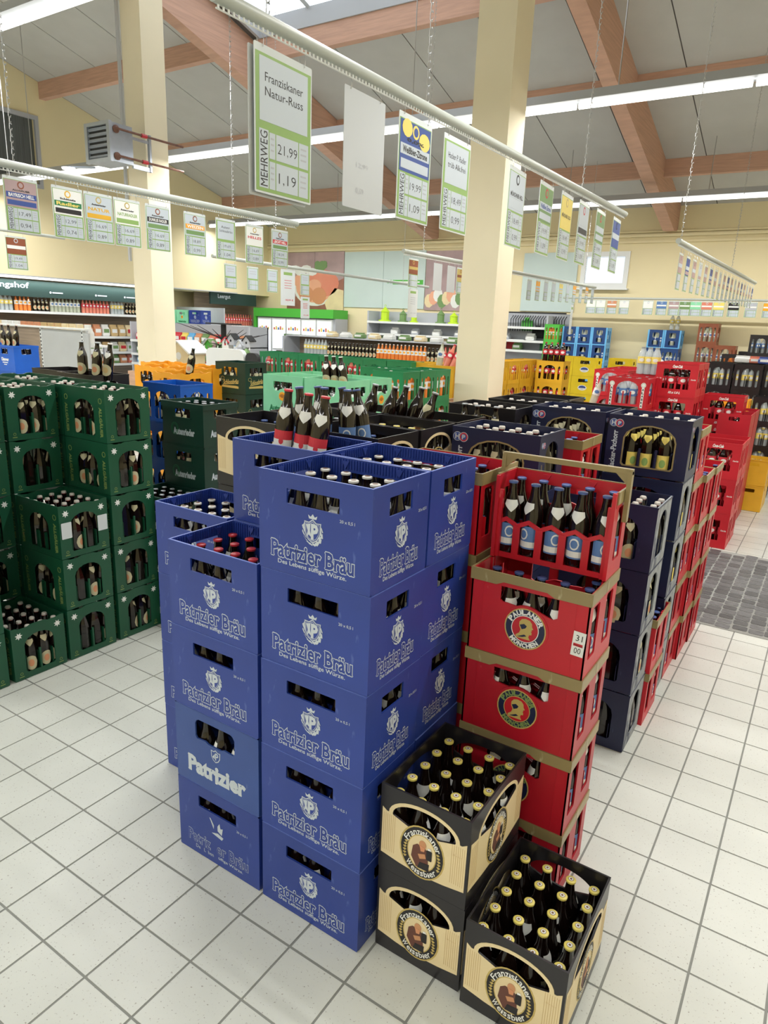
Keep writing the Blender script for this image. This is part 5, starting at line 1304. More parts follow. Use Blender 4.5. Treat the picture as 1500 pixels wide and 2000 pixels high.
for i, (x, y) in enumerate(((-2.30, 2.78), (-2.23, 2.80), (-2.15, 2.80))):
    bottle('white', x, y, 1.41, ['left', 'middle', 'right'][i]+' of the three bottles standing on the mint crates', 'bottles on the mint crates', -1.25, (-.05, -.1, -.15)[i], .5, near=True)
# green juice crates
for i in range(3): stack('greenjuice', -2.48+.335*0-.0, 4.05+i*.31, 5, 'green juice row, '+['front', 'second', 'third'][i]+' stack', bott='juice', see=('-Y', '+X') if i == 0 else ('+X',))
stack('greenjuice', -2.82, 4.36, 5, 'green juice row, outer stack', bott='juice', see=())
for i in range(7):
    stack('greencola', -5.35+.335*i, 5.62, 5, 'long green row, '+['leftmost', 'second', 'third', 'fourth', 'fifth', 'sixth', 'rightmost'][i]+' stack', bott='peach', see=('-Y',))
stack('greencola', -3.9, 8.2, 4, 'lone green stack before cross shelf', bott='peach', see=('-Y',))
# yellow water crates left of column
for i, (x, y, n) in enumerate(((-2.68, 5.42, 5), (-2.86, 5.1, 4), (-2.68, 5.74, 5), (-2.68, 6.06, 5), (-3.03, 5.74, 5))):
    stack('yellowwater', x, y, n, 'yellow water block, '+['high front', 'low front', 'middle', 'rear', 'outer'][i]+' stack', bott='water', see=('-Y', '+X'))
for i, x in enumerate((-2.78, -2.70, -2.62)):
    bottle(('water', 'peach', 'peach')[i], x, 5.42, 1.46, ['clear', 'first red', 'second red'][i]+' bottle standing on the yellow water crates', 'bottles on yellow water crates', -1.3, (.1, .35, .4)[i], .6, near=True)

# ------------------------------------------------------------------ yellow, red and black crates right of the big column
for i in range(4):
    stack('yellow', -2.88, 7.05+i*.42, 5, 'yellow row behind column, '+['nearest', 'second', 'third', 'last'][i]+' stack', rot=R90, bott='peach', see=('+X',))
stack('yellow', -2.49, 8.32, 5, 'yellow stack holding cola bottles', bott='cola')
for i in range(4): bottle('cola', -2.62+.085*i, 8.3, 1.47, 'dark bottle in the four-pack on top of the yellow crates', 'four-pack on the yellow crates', -1.3, 0, 0, near=False)
stack('yellow', -1.95, 6.3, 4, 'lower yellow crates, right stack', bott='water', see=('-Y', '+X'), pitch=.27)
stack('yellow', -2.35, 6.35, 4, 'lower yellow crates, middle stack', bott='water', see=('-Y',), pitch=.27)
stack('yellow', -2.0, 5.75, 4, 'lower yellow crates beside column', bott='water', see=('-Y', '+X'), pitch=.255)
for i, (x, y, kd) in enumerate(((-3.0, 10.3, 'byellow2'), (-2.6, 10.3, 'byellow'), (-2.18, 10.9, 'byellow'), (-3.0, 10.65, 'byellow2'), (-1.72, 9.6, 'byellow'))):
    stack(kd, x+(.0), y, 5 if i != 4 else 3, 'bright yellow block, '+['front left', 'front middle', 'rear right', 'rear left', 'low right'][i]+' stack', bott='white', see=('-Y', '+X'))
# red crates with name strips
for i, (x, y) in enumerate(((-.75, 5.70), (-.75, 6.02), (-.75, 6.34), (-1.26, 6.95), (-.85, 7.3), (-1.26, 7.27), (-1.26, 7.59), (-1.26, 7.91))):
    stack('alaska', x, y, 5, 'red lemonade block, '+['front', 'second', 'third', 'left front', 'middle rear', 'left second', 'left third', 'left rear'][i]+' stack', bott='clear', see=('-Y',) if i in (0, 3) else ())
stack('alaska', -1.14, 5.72, 4, 'red lemonade block, low left stack', bott='white', see=('-Y',))
bottle('water', -1.12, 5.70, 1.18, 'pale bottle leaning in the low red crate', 'lone pale bottle', -1.3, .25, .5, near=True)
for i in range(6): bottle('lemon', -.98+.075*(i % 3)+.03, 6.6+.09*(i//3), 1.5, 'clear bottle in the six-pack on the red crates', 'six-pack on the red crates', -1.3, near=False) if False else None
for i, (x, y, n, kd) in enumerate(((-.40, 6.15, 5, 'coke'), (-.40, 6.47, 5, 'coke'), (-.02, 6.85, 4, 'coke'))):
    stack(kd, x, y, n, 'tall cola block, '+['front', 'second', 'rear right'][i]+' stack', bott='cola', see=('-Y', '+X') if i != 1 else ('+X',))
for i in range(6): bottle('lemon', -.83+.07*(i % 3), 6.33+.08*(i//3), 1.5, 'clear green-labelled bottle in the six-pack beside the tall cola crates', 'six-pack on the red crates', -1.3, near=False)
stack('coke', .15, 5.60, 3, 'first low cola stack past mat', bott='cola')
stack('coke', .15, 5.92, 3, 'second low cola stack past mat', bott='cola', see=('+X',))
stack('redplain', .15, 6.55, 4, 'front closed red stack', rot=R90, bott='cola', see=(), pitch=.28)
stack('redplain', .15, 6.96, 4, 'rear closed red stack', rot=R90, bott='cola', see=(), pitch=.28)
for i in range(2): stack('openyellow', .33, 7.42+.32*i, 1 if i else 2, 'small aisle yellow crates, '+['front', 'rear'][i], bott='white', see=(), fulltop=False)
stack('orange', -.05, 8.0, 4, 'open orange stack past cola crates', bott='white', fulltop=False, see=())
# black crates at the right
for i, (x, y, n) in enumerate(((-.03, 8.9, 5), (-.38, 8.9, 5), (.30, 8.3, 4), (-.03, 9.25, 5), (-.38, 9.25, 5), (.30, 9.1, 5), (.3, 9.45, 5))):
    stack('blackclear', x, y, n, 'black lemonade block, '+['front middle', 'front left', 'low front right', 'second middle', 'second left', 'right', 'rear right'][i]+' stack', bott='lemon', see=('-Y', '+X'), pitch=.30 if n == 4 else .315)
for i, (x, y, n) in enumerate(((1.35, 9.2, 4), (1.72, 9.2, 3), (1.35, 9.55, 5), (1.05, 9.9, 5), (.70, 9.9, 5), (1.72, 9.55, 5), (2.1, 9.4, 4), (.36, 11.4, 6), (-.02, 11.4, 5))):
    stack('blackcola', x-.55, y+.3, n, 'far right black crates, '+['front', 'front right', 'second', 'inner', 'innermost', 'outer', 'outermost', 'tall rear', 'rear'][i]+' stack', bott=['cola', 'clear', 'orange' if 0 else 'juice'][i % 3], see=('-Y', '+X'))
stack('brown', -.72, 12.3, 6, 'the brown stack against the back wall, upper', bott='water', see=('-Y',)) if False else None
stack('brown', -1.14, 12.6, 6, 'taller brown stack', bott='water', see=('-Y',), pitch=.358)
stack('brown', -.78, 12.35, 5, 'lower brown stack', bott='water', see=('-Y',), pitch=.355)
stack('blackcola', -.42, 12.6, 5, 'black stack beside brown crates', bott='clear', see=('-Y',), pitch=.34)
for i, x in enumerate((.4, .75, 1.1, 1.45)): stack('blackcola', x, 12.4, 6, 'back wall black stacks, '+['first', 'second', 'third', 'fourth'][i], bott='juice', see=('-Y',), pitch=.32)
for i in range(2): stack('navywater', -2.0+.31*i, 12.3, 5, 'navy water stacks, '+['left', 'right'][i], bott='water', see=('-Y',), pitch=.335)
for i, x in enumerate((-3.68, -3.38, -3.08)): stack('water', x, 12.6, 6, 'left blue water block, '+['left', 'middle', 'right'][i]+' stack', bott='water')
for i, x in enumerate((-2.06, -1.76)): stack('water', x, 12.75, 6, 'right blue water block, '+['left', 'right'][i]+' stack', bott='water', see=('-Y',))
for i in range(2): bottle('lemon', -1.82+.1*i, 12.7, 2.02, ['left', 'right'][i]+' of the two bottles standing on the rear blue water crates', 'bottles on the rear water crates', -1.3, near=False)
stack('lime', -4.02, 12.5, 6, 'bright green rear stack', bott='juice', see=('-Y',))
# royal blue crate far left, pink crate
stack('chiem', -7.2, 3.15, 5, 'far left royal blue stack', bott='white', see=('-Y',))
stack('chiem', -7.62, 3.15, 5, 'royal blue stack at left edge', bott='white', see=())
for i, x in enumerate((-7.28, -7.16, -7.38)): bottle('flip', x, 3.12, 1.46, ['middle', 'right', 'left'][i]+' of the swing-top bottles on the royal blue crates', 'bottles on the royal blue crates', -1.4, (0, .12, -.1)[i], .4, near=True)
stack('pink', -7.9, 6.9, 4, 'pink pair, left stack', see=('-Y',)); stack('pink', -7.48, 6.9, 4, 'pink pair, right stack', see=('-Y', '+X'))

# ------------------------------------------------------------------ shelving
def shelf_unit(name, x0, x1, y0, y1, ztop, boards, label, back='shelf', axis='x', slotx=()):
    e = empty(name, (x0, y0, 0), label, 'shelf')
    if axis == 'x': link('back_panel', G().quadbox(0, x1-x0, (y1-y0)-.03, y1-y0, 0, ztop).mesh('back_panel', [M[back]]), e)
    else: link('back_panel', G().quadbox(0, .03, 0, y1-y0, 0, ztop).mesh('back_panel', [M[back]]), e)
    for z in boards:
        link('shelf_board', G().quadbox(0, x1-x0, 0, y1-y0, z-.02, z).mesh('shelf_board', [M['shelfwhite']]), e)
        if axis == 'x': link('price_strip', G().quadbox(0, x1-x0, -.012, 0, z-.045, z+.002).mesh('price_strip', [M['shelfwhite']]), e)
        else: link('price_strip', G().quadbox(x1-x0, x1-x0+.012, 0, y1-y0, z-.045, z+.002).mesh('price_strip', [M['shelfwhite']]), e)
    for p in ((0, .04), (x1-x0-.04, x1-x0)) if axis == 'x' else ():
        link('upright', G().quadbox(p[0], p[1], 0, y1-y0, 0, ztop).mesh('upright', [M['shelf']]), e)
    return e
def bag_mesh(w, h, d, m1, m2):
    g = G(); n = 8
    prof = [(.42, 0), (.5, .12), (.5, .6), (.44, .85), (.46, 1)]
    for s, z in prof:
        for i in range(n):
            a = 2*pi*i/n; fl_ = 1 if z < .8 else .35
            g.v.append((s*w*max(-1, min(1, 1.3*cos(a))), s*d*fl_*max(-1, min(1, 1.3*sin(a))), z*h))
    for k in range(len(prof)-1):
        for i in range(n): j = (i+1) % n; g.f.append((k*n+i, k*n+j, (k+1)*n+j, (k+1)*n+i)); g.m.append(0)
    g.f.append(tuple(range(n-1, -1, -1))); g.m.append(0); g.f.append(tuple((len(prof)-1)*n+i for i in range(n))); g.m.append(0)
    g.quadbox(-w*.34, w*.34, -d*.52, -d*.49, h*.3, h*.62, 1)
    return g.mesh('bag', [M[m1], M[m2]])
_bc = {}
def bag(x, y, z, w, h, d, m1, m2, label, group, rz=0, cat='bag', nm='food_bag'):
    k = (w, h, d, m1, m2)
    if k not in _bc: _bc[k] = bag_mesh(*k)
    o = link(nm, _bc[k]); o.location = (x, y, z); o.rotation_euler.z = rz; tag(o, label, cat, group)
# wall shelf along the left wall, two canopy bands
e = shelf_unit('wall_shelf', XL-.55, XL-.03, 2.0, 9.3, 2.38, (.4, .85, 1.1, 1.42, 1.88), 'long grey wall shelf with dark green canopy along the left wall', back='wood', axis='y')
cb = G().quadbox(.50, .53, 0, 7.3, 2.14, 2.44).mesh('canopy', [M['darkgreen']]); link('canopy', cb, e)
g = G(); text_into(g, 'Lieblingshof', 3.82, 2.33, 1.0, .13, .535, 0, .02)
for yy in (4.9, 5.9, 6.6):
    m_ = G().prism([rrect(yy-.11, yy+.11, 2.228, 2.252)], .533, .535); m_.prism([ell(yy-.15, 2.24, .022, .022, 10)], .533, .535); link('small_mark', m_.mesh('small_mark', [M['print']]), e, FM['+X'], kind='stuff')
link('lettering', g.mesh('lettering', [M['print']]), e, FM['+X'])
cols = [('lemon', 8), ('juice', 4), ('flipy', 7), ('white', 6), ('water', 8), ('peach', 9), ('greeny', 0), ('water', 3), ('grey', 12)]
y = 5.3; z = 1.8805
for k, n in (('juice', 4), ('lemon', 5), ('juice', 4), ('grey', 4), ('water', 8), ('peach', 8), ('lemon', 4), ('grey', 8)):
    for i in range(n):
        bottle(k, XL-.12, y, z, f"{BK[k][6]} on the top shelf under the long green canopy", 'bottles on the left wall top shelf', 0, near=False); y += .082
    y += .03
pal = [('cream', 'inkred', 'cream'), ('labelwhite', 'mossy', 'white'), ('peach', 'white', 'pink and white'), ('stripe', 'white', 'tan'), ('eggdark', 'white', 'orange-brown'), ('mossy', 'white', 'green'), ('royal', 'white', 'blue')]
for zz, h in ((1.4205, .24), (1.1005, .2), (.8505, .18)):
    y = 5.0
    while y < 9.1:
        c = pal[random.randrange(5 if zz > 1 else 7)]
        bag(XL-.16, y, zz, .18, h, .14, c[0], c[1], f"{c[2]} food bag on the left wall's {'middle' if zz > 1.3 else 'lower' if zz > 1 else 'lowest'} shelf", 'food bags on the left wall', R90)
        y += .2
# gondola end boards, far left
e = empty('shelf_partition', (-13.0, 4.9, 0), 'freestanding shelf partition with wood grain board and grey end panel at the left', 'partition')
link('wood_board', G().quadbox(0, 3.38, 0, .04, 0, 1.64).mesh('wood_board', [M['wood']]), e)
link('grey_board', G().quadbox(3.42, 4.45, 0, .03, 0, 1.63).mesh('grey_board', [M['metal']]), e)
link('top_cap', G().quadbox(0, 4.62, -.05, .08, 1.64, 1.665).mesh('top_cap', [M['shelfwhite']]), e)
for x in (3.38, 4.45):
    sg_ = G()
    for i in range(28): sg_.quadbox(x+.012, x+.03, -.006, -.001, .1+i*.055, .13+i*.055)
    link('slotted_post', G().quadbox(x, x+.042, -.002, .05, 0, 1.65).mesh('slotted_post', [M['shelfwhite']]), e)
    link('post_slots', sg_.mesh('post_slots', [M['slot']]), e)
link('side_board', G().quadbox(4.5, 4.62, 0, .03, 0, 1.6).mesh('side_board', [M['metal']]), e)
for i in range(22):
    bag(-12.6+.19*i, 5.06, 1.42, .15, .3, .12, ('eggdark', 'stripe', 'cream', 'labelwhite')[(i//3) % 4], 'white', 'tall '+('brown', 'tan', 'cream', 'white')[(i//3) % 4]+' packet standing behind the shelf partition', 'packets behind the partition')
tb_ = empty('display_shelf', (-12.8, 4.95, 0), 'low display shelf behind the wood grain partition', 'shelf'); link('shelf_board', G().quadbox(0, 4.3, 0, .4, 1.39, 1.42).mesh('shelf_board', [M['shelfwhite']]), tb_)
for x in (0, 4.25): link('leg', G().quadbox(x, x+.04, .3, .4, 0, 1.39).mesh('leg', [M['shelf']]), tb_)
# second canopy and shelf behind: returns area
e = shelf_unit('wall_shelf', XL-.6, XL-.05, 10.9, 12.8, 2.5, (.5, .95, 1.35, 1.72), 'wall shelf with dark green canopy lettered Leergut in the rear left corner', back='wood', axis='y')
link('canopy', G().quadbox(.55, .6, 0, 1.6, 2.22, 2.5).mesh('canopy', [M['darkgreen']]), e)
g = G(); text_into(g, 'Leergut', .45, 2.40, .42, .12, .605, 0, .02); link('lettering', g.mesh('lettering', [M['print']]), e, FM['+X'])
for i in range(12): bottle('peach', XL-.2, 11.5+.09*i, 1.7205, 'red bottle under the dark green Leergut canopy', 'red bottles under the Leergut canopy', 0, near=False)
stack('mint', XL-.35, 10.2, 1, 'small mint crate tilted on the returns shelf', z0=1.75, fulltop=False, see=()) if False else None
e = empty('returns_table', (XL-.9, 9.7, 0), 'long grey shelf table carrying empty crates in front of the Leergut canopy', 'table')
link('table_top', G().quadbox(0, 1.9, 0, .9, 1.70, 1.74).mesh('table_top', [M['shelf']]), e)
link('back_panel', G().quadbox(.05, 1.7, .86, .89, 1.74, 2.12).mesh('back_panel', [M['metal']]), e)
for x, yy in ((.05, .05), (1.8, .05), (.05, .8), (1.8, .8)): link('leg', G().quadbox(x, x+.05, yy, yy+.05, 0, 1.7).mesh('leg', [M['slot']]), e)
for i, (kk, x) in enumerate((('mint', -12.3), ('mint', -11.95 if 0 else -11.88), ('blue', -11.45))):
    crate(kk, x-.1, 9.95, 1.7405, 0, ['left mint crate on the returns table', 'right mint crate on the returns table', 'blue crate on the returns table beside the mint ones'][i], 'crates on the returns table')
# exit sign and green poster
g = G(); flat(g, rrect(-.1, .1, -.14, .14), 0, 0, .004); flat(g, rrect(-.08, .08, .02, .12), .005, 1); flat(g, rrect(-.08, -.01, -.12, 0), .005, 1); flat(g, rrect(.01, .08, -.12, 0), .005, 1)
o = link('safety_sign', g.mesh('safety_sign', [M['inkred'], M['white']])); o.matrix_world = T(XL-1.095, 10.1, 2.2)@FM['+X']; tag(o, 'small red and white safety sign on the recess wall', 'sign')
g = G(); flat(g, rrect(-.35, .35, -.3, .3), 0, 0, .006); flat(g, rrect(-.3, .3, -.26, .05), .007, 1); 
for k in range(3): flat(g, rrect(-.22, .2, -.2+k*.07, -.175+k*.07), .008, 0)
o = link('poster', g.mesh('poster', [M['leafgreen'], M['grassgreen']])); o.matrix_world = T(XL-1.095, 9.75, 1.85)@FM['+X']; tag(o, 'green notice board on the recess wall beside the left column', 'poster')
# snack shelf right of the left column
e = shelf_unit('snack_shelf', -11.9, -8.4, 8.3, 8.8, 1.75, (.5, .9, 1.1, 1.38), 'snack shelf with colourful bags right of the left column', back='shelf')
for zz, h in ((1.3805, .2), (1.1005, .2), (.9005, .17)):
    x = -11.7; i = 0
    while x < -8.5:
        c = [('peach', 'white', 'pink'), ('labelred', 'white', 'red'), ('labelyellow', 'inkred', 'yellow'), ('skyblue', 'white', 'pale blue'), ('eggdark', 'white', 'brown'), ('mossy', 'white', 'green')][(i+int(zz*10)) % 6]
        bag(x, 8.42, zz, .19, h, .14, c[0], c[1], f"{c[2]} snack bag on the {'top' if zz > 1.3 else 'middle' if zz > 1 else 'lower'} snack shelf", 'snack bags'); x += .2; i += 1
# decorated branch tree and bird house display
tr = empty('branch_display', (-7.34, 6.6, 0), 'bare dark branch display tree hung with small ornaments', 'display')
link('stem', G().tube([(0, 0, 0), (0.01, 0, 1.0), (0, 0, 1.72)], .035, 7, r1=.02).mesh('stem', [M['branch']]), tr)
link('top_plate', G().quadbox(-.28, .28, -.12, .12, 1.80, 1.82).mesh('top_plate', [M['slot']]), tr); link('post', G().quadbox(-.03, .03, -.03, .03, 1.55, 1.80).mesh('post', [M['slot']]), tr)
for i in range(12):
    a = -1.2+i*.5+random.uniform(-.2, .2); L = random.uniform(.35, .75); z0 = 1.42+.015*i
    pts = [(0, 0, z0), (L*.4*cos(a), L*.4*sin(a), z0+.08), (L*cos(a), L*sin(a), z0+.16+random.uniform(-.05, .08))]
    link('branch', G().tube(pts, .014, 5, r1=.004).mesh('branch', [M['branch']]), tr)
def house_mesh(w, h, c1, c2):
    g = G(); g.quadbox(-w/2, w/2, -w*.4, w*.4, 0, h*.6); g.prism([[(-w/2, h*.6), (w/2, h*.6), (0, h)]], -w*.4, w*.4, FM['-Y'])
    for s in (-1, 1): g.prism([[(s*w*.62, h*.5), (s*w*.66, h*.56), (0, h*1.06), (0, h)]], -w*.5, w*.5, FM['-Y'], 1)
    g.prism([ell(0, h*.4, w*.14, w*.14, 10)], w*.4, w*.41, FM['-Y'], 1); return g.mesh('bird_house', [M[c1], M[c2]])
for i, (x, z, w_, c1, c2, d) in enumerate(((-6.62, 1.22, .16, 'mossy', 'darkgreen', 'small pale green bird house hanging right of the branch stem'), (-6.5, 1.36, .14, 'labelwhite', 'labelred', 'small bird house with a red roof in the branches'), (-6.25, 1.32, .15, 'labelwhite', 'lampwhite', 'small white bird house at the right of the branches'), (-6.87, 1.3, .15, 'grassgreen', 'mossy', 'green lantern ornament left of the branch stem'), (-7.0, 1.34, .12, 'lampwhite', 'shelf', 'white bell ornament at the left of the branches'), (-6.38, 1.42, .14, 'shelf', 'slot', 'grey roofed bird house high in the branches'), (-6.1, 1.40, .14, 'shelf', 'slot', 'dark roofed bird house at the tip of the right branches'))):
    o = link('bird_house', house_mesh(w_, w_*1.2, c1, c2)); o.location = (x-.6, 6.5-.05*(i % 2), z+.08); tag(o, d, 'ornament', 'ornaments on the branch display')
for i in range(46):
    k = random.choice(['labelwhite', 'mossy', 'photo', 'eggdark', 'shelf'])
    x = -7.15+random.random()*1.2; z = .98+random.random()*.36
    g = G().lathe([(.0001, 0), (.05, .02), (.055, .07), (.03, .11), (.0001, .13)], 8)
    o = link('ornament', g.mesh('ornament', [M[k]])); o.location = (x-.6, 6.35+random.random()*.2, z+.1); tag(o, {'labelwhite': 'white', 'mossy': 'green', 'photo': 'mauve', 'eggdark': 'brown', 'shelf': 'grey'}[k]+' bauble ornament massed below the branch display', 'ornament', 'baubles below the branches')
dt = empty('display_table', (-7.95, 6.2, 0), 'display table under the ornaments', 'table'); link('table_top', G().quadbox(0, 1.35, 0, .35, 1.02, 1.06).mesh('table_top', [M['wood']]), dt)
for x in (0, 1.3): link('leg', G().quadbox(x, x+.05, .2, .3, 0, 1.02).mesh('leg', [M['wood']]), dt)
o = link('bird_house', house_mesh(.42, .36, 'cream', 'white')); o.location = (-7.52, 6.0, 1.17); tag(o, 'large pale wooden bird house with a white roof in front of the snack shelf', 'bird house')
st_ = empty('pedestal', (-7.52, 6.0, 0), 'small pedestal under the large bird house', 'stand'); link('column', G().quadbox(-.2, .2, -.15, .15, 0, 1.16).mesh('column', [M['cream']]), st_)
g = G().prism([rrect(-.33, .33, 0, 1.53, .08, 0)], -.03, .03, FM['-Y']); o = link('display_board', g.mesh('display_board', [M['shelfwhite']])); o.location = (-5.55, 4.9, 0); tag(o, 'white rounded display board behind the tall dark green crates', 'board')
g = G().prism([rrect(-.1, .1, 0, 1.5, .07, 0)], -.03, .03, FM['-Y']); o = link('display_board', g.mesh('display_board', [M['slot']])); o.location = (-5.11, 4.92, 0); tag(o, 'narrow dark grey rounded board at the right of the white display board', 'board')
# cross shelf with bottles
e = shelf_unit('cross_shelf', -8.0, -3.75, 8.75, 9.25, 1.62, (.3, 1.30), 'low grey cross shelf with bottle rows and wood grain base', back='wood')
link('front_board', G().quadbox(0.04, 4.2, .1, .12, .3, 1.24).mesh('front_board', [M['wood']]), e); link('top_board', G().quadbox(0, 4.25, .1, .5, 1.62, 1.64).mesh('top_board', [M['shelf']]), e)
x = -7.4; seq = [('flip', 22), ('juice', 22), ('grey', 3), ('juice', 9), ('grey', 4), ('peach', 8)]
x = -7.5
for k, n in (('lemon', 7), ('grey', 14), ('juice', 13), ('grey', 3), ('peach', 8)):
    for i in range(n):
        bottle(k, x, 8.85, 1.3005, BK[k][6]+' in the front row of the cross shelf', 'bottles on the cross shelf', -1.57, near=False); x += .078
for i in range(9):
    bag(-7.0+.35*i*.9, 9.0, 1.6405, .2, .1, .16, ('cream', 'labelwhite', 'mossy')[i % 3], 'white', ('cream', 'white', 'green')[i % 3]+' pack lying on top of the cross shelf', 'packs on the cross shelf')
# rear shelves on the back wall: lime lanterns
e = shelf_unit('lantern_shelf', -8.6, -4.15, 12.45, 12.95, 2.2, (.6, 1.1, 1.5, 1.70, 1.97), 'grey wall shelf with lime green lanterns on the back wall', back='shelf')
for i, (x, w_, h, c) in enumerate(((-8.25, .27, .34, 'lime'), (-7.75, .22, .27, 'mossy'), (-7.45, .18, .2, 'lime'), (-6.75, .22, .3, 'mossy'), (-6.42, .24, .25, 'lime'), (-6.1, .22, .2, 'mossy'), (-5.75, .2, .2, 'skyblue'), (-5.4, .2, .2, 'mossy'))):
    g = G(); g.lathe([(w_*.55, 0), (w_*.55, .03), (w_*.36, .035), (w_*.36, h*.62), (w_*.42, h*.64), (.0001, h)], 10); me = g.mesh('lantern', [M[c]])
    o = link('lantern', me); o.location = (x, 12.68, 1.9705); 
    hd = G().tube([(w_*.1*cos(radians(a)), 0, h+.01+w_*.1*sin(radians(a))) for a in range(-30, 211, 40)], .006, 4); link('ring_handle', hd.mesh('ring_handle', [M[c]]), o)
    tag(o, ['tall lime lantern at the left end of the rear shelf', 'pale green lantern next to the tall lime one', 'small lime lantern, third on the rear shelf', 'pale green lantern right of the hanging offer sheet', 'lime lantern, fifth on the rear shelf', 'pale green lantern, sixth on the rear shelf', 'pale blue pot by the big column', 'pale green pot at the edge of the big column'][i], 'lantern', 'lanterns on the rear shelf')
for i in range(14):
    bag(-8.2+.28*i, 12.65, 1.7005 if i % 2 else 1.5005, .2, .14, .16, ('mossy', 'labelwhite', 'cream', 'shelf')[i % 4], 'white', ('green', 'white', 'cream', 'grey')[i % 4]+' pack on the lower boards of the lantern shelf', 'packs on the lantern shelf')
# grey tool wall right of the big column
e = empty('tool_wall', (-5.7, 12.6, 0), 'grey pegboard wall with hung tools right of the big column', 'shelf')
link('back_panel', G().quadbox(0, 1.85, .3, .34, 0, 2.25).mesh('back_panel', [M['shelf']]), e)
link('price_strip', G().quadbox(0, 1.85, .02, .05, 2.24, 2.27).mesh('price_strip', [M['slot']]), e)
for x in (.05, .55): link('shelf_board', G().quadbox(x, x+.45, 0, .3, 1.55+.25*x, 1.57+.25*x).mesh('shelf_board', [M['shelfwhite']]), e)
for i in range(22):
    g = G().tube([(0, .1, 2.2), (0, -.02, 2.12), (.02, -.05, 1.98), (.0, -.02, 1.88)], .009, 4); o = link('hanging_tool', g.mesh('hanging_tool', [M['slot']])); o.location = (-5.1+.056*i, 12.8, 0); tag(o, 'dark curved tool hanging in the row on the grey pegboard', 'tool', 'hanging tools')
for i, (x, z, c, d) in enumerate(((-4.75, 1.9, 'grassgreen', 'green boxed tool on the pegboard'), (-4.3, 1.5, 'midgreen', 'green folded packet low on the pegboard'), (-5.05, 1.45, 'inkred', 'red handle tool on the pegboard'), (-4.5, 1.75, 'slot', 'black power tool on the pegboard'), (-4.2, 1.85, 'slot', 'black tool case on the pegboard'))):
    g = G(); g.quadbox(-.12, .12, -.03, .03, 0, .2); g.quadbox(-.05, .05, -.04, -.03, .2, .26); o = link('boxed_tool', g.mesh('boxed_tool', [M[c]])); o.location = (x, 12.86, z); tag(o, d, 'tool', 'boxed tools')
# pictures on the back wall
def wallpic(name, x0, x1, z0, z1, m, label, extra=None):
    e = empty(name, (x0, YB-.02, z0), label, 'picture'); w_ = x1-x0; h_ = z1-z0
    n = max(1, round(w_/1.15))
    for i in range(n): link('panel', G().quadbox(w_*i/n+.004, w_*(i+1)/n-.004, -.01, .01, 0, h_).mesh('panel', [M[m]]), e)
    if extra: g, ms = extra(w_, h_); link('picture_print', g.mesh('picture_print', [M[k] for k in ms]), e, T(0, -.0105, 0)@FM['-Y'])
    return e
def eggs(w_, h_):
    g = G(); flat(g, [(0, 0), (w_, 0), (w_, h_*.55), (w_*.3, h_*.2), (0, h_*.25)], .0, 5)
    flat(g, ell(w_*.50, h_*.36, w_*.36, h_*.30, 22), .001, 2); flat(g, ell(w_*.5, h_*.38, w_*.33, h_*.26, 22), .0016, 3)
    flat(g, ell(w_*.62, h_*.46, w_*.3, h_*.24, 18), .002, 4)
    for q, (cx, cz, rx, rz, k) in enumerate(((.26, .5, .13, .13, 0), (.5, .42, .12, .11, 0), (.36, .26, .13, .15, 1), (.58, .24, .13, .15, 1))): flat(g, ell(w_*cx, h_*cz, w_*rx, h_*rz, 16), .0028+.0008*q, k)
    for i in range(9): flat(g, ell(w_*(.55+.04*(i % 4)), h_*(.72+.04*(i//3)), w_*.05, h_*.05, 8), .003+.0006*i, 6)
    flat(g, [(w_*.72, 0), (w_, 0), (w_, h_*.34), (w_*.85, h_*.38), (w_*.68, h_*.12)], .002, 7)
    for i in range(5): flat(g, ell(w_*(.05+.1*i), h_*(.66+.05*(i % 2)), w_*.1, h_*.07, 9), .002+.0006*i, 2)
    return g, ['egg', 'eggdark', 'labelwhite', 'egg', 'peach', 'eggsback', 'mossy', 'cream']
wallpic('egg_picture', -11.55, -9.70, 2.2, 3.59, 'photo', 'large wall picture of brown eggs in a glass bowl on a wooden board', eggs)
def logo(w_, h_):
    g = G(); flat(g, rrect(w_*.62, w_*.98, h_*.42, h_*.50), 0, 0); flat(g, rrect(w_*.66, w_*.94, h_*.45, h_*.475), .001, 1); flat(g, [(w_*.55, h_*.44), (w_*.57, h_*.44), (w_*.61, h_*.5), (w_*.59, h_*.5)], 0, 0); flat(g, [(w_*.59, h_*.44), (w_*.61, h_*.44), (w_*.57, h_*.5), (w_*.55, h_*.5)], 0, 0); return g, ['grassgreen', 'white']
wallpic('teal_board', -9.69, -7.38, 2.28, 3.57, 'teal', 'pale teal board with a faint green sign between two wall pictures', logo)
def ham(w_, h_):
    g = G()
    for i in range(16):
        x = w_*(.06+.055*i); flat(g, ell(x, h_*(.16+.05*(i % 3)), w_*.06, h_*.12, 9), .0006*i, i % 4)
    return g, ['cream', 'egg', 'labelwhite', 'mossy']
wallpic('food_picture', -7.37, -5.3, 2.26, 3.55, 'photo', 'wall picture of pale food on a wooden ground behind the big column', ham)
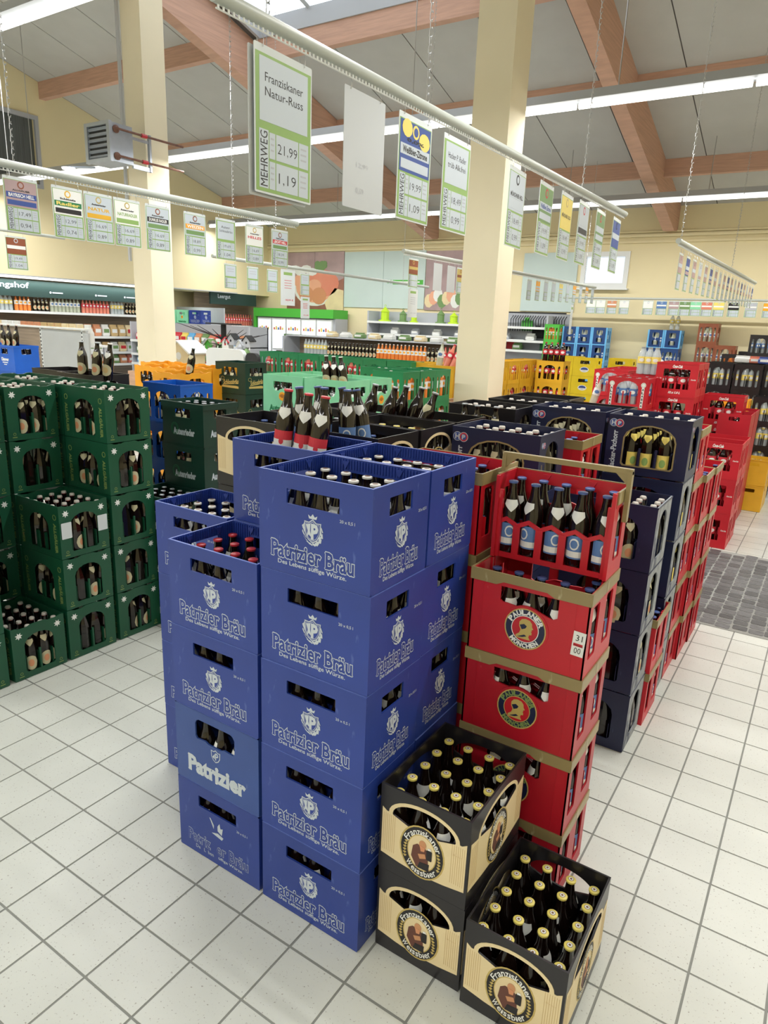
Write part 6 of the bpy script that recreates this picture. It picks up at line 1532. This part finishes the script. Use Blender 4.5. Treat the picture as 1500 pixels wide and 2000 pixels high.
wallpic('teal_board', -5.0, -3.83, 2.30, 3.46, 'teal', 'pale teal board right of the big column beside the window')
# chiller below the egg picture
e = empty('chiller', (-12.05, 12.3, 0), 'green framed chiller cabinet with lit glass doors under the egg picture', 'cabinet')
link('header', G().quadbox(0, 2.55, 0, .6, 1.98, 2.19).mesh('header', [M['grassgreen']]), e); link('body', G().quadbox(0, 2.55, .1, .6, 0, 1.98).mesh('body', [M['shelf']]), e)
for i in range(5):
    d = link('door', G().quadbox(.05+.49*i, .52+.49*i, .04, .1, .3, 1.95).mesh('door', [M['shelfwhite']]), e)
    link('pane', G().quadbox(.08+.49*i, .49+.49*i, .03, .04, .35, 1.9).mesh('pane', [M['fridge']]), d)
    g = G()
    for k in range(5): g.quadbox(.12+.49*i+.07*k, .17+.49*i+.07*k, .024, .03, 1.66, 1.72+.03*(k % 2), k % 3)
    link('goods', g.mesh('goods', [M['peach'], M['labelyellow'], M['labelblue']]), d)
link('side_trim', G().quadbox(-.06, 0, 0, .6, 0, 2.19).mesh('side_trim', [M['grassgreen']]), e)
# salad and packets in the mid ground left
for i in range(9):
    bag(-8.9+.12*i, 9.9, 1.33, .13, .3, .12, 'mossy' if i < 5 else 'labelwhite', 'lime' if i < 5 else 'mossy', ('green leafy' if i < 5 else 'clear')+' bag on the produce stand', 'bags on the produce stand')
e = empty('produce_stand', (-9.1, 9.7, 0), 'pale produce stand left of the cross shelf', 'stand'); link('top', G().quadbox(0, 1.3, 0, .5, 1.29, 1.33).mesh('top', [M['shelfwhite']]), e); link('body', G().quadbox(.05, 1.25, .05, .45, 0, 1.29).mesh('body', [M['wood']]), e)
# small packets on the black crates at the right (towels, blister)
for i, (x, y, c, d) in enumerate(((-.15, 9.1, 'labelwhite', 'white packet lying on the black crates'), (.02, 9.1, 'peach', 'pink packet lying on the black crates'), (.36, 9.3, 'skyblue', 'pale blue wrapped pack lying on the black crates'), (.14, 9.0, 'inkblue', 'dark blue packet on the black crates'))):
    bag(x, y, 1.60, .2, .09, .2, c, 'white', d, 'packets on the black crates')
finish()
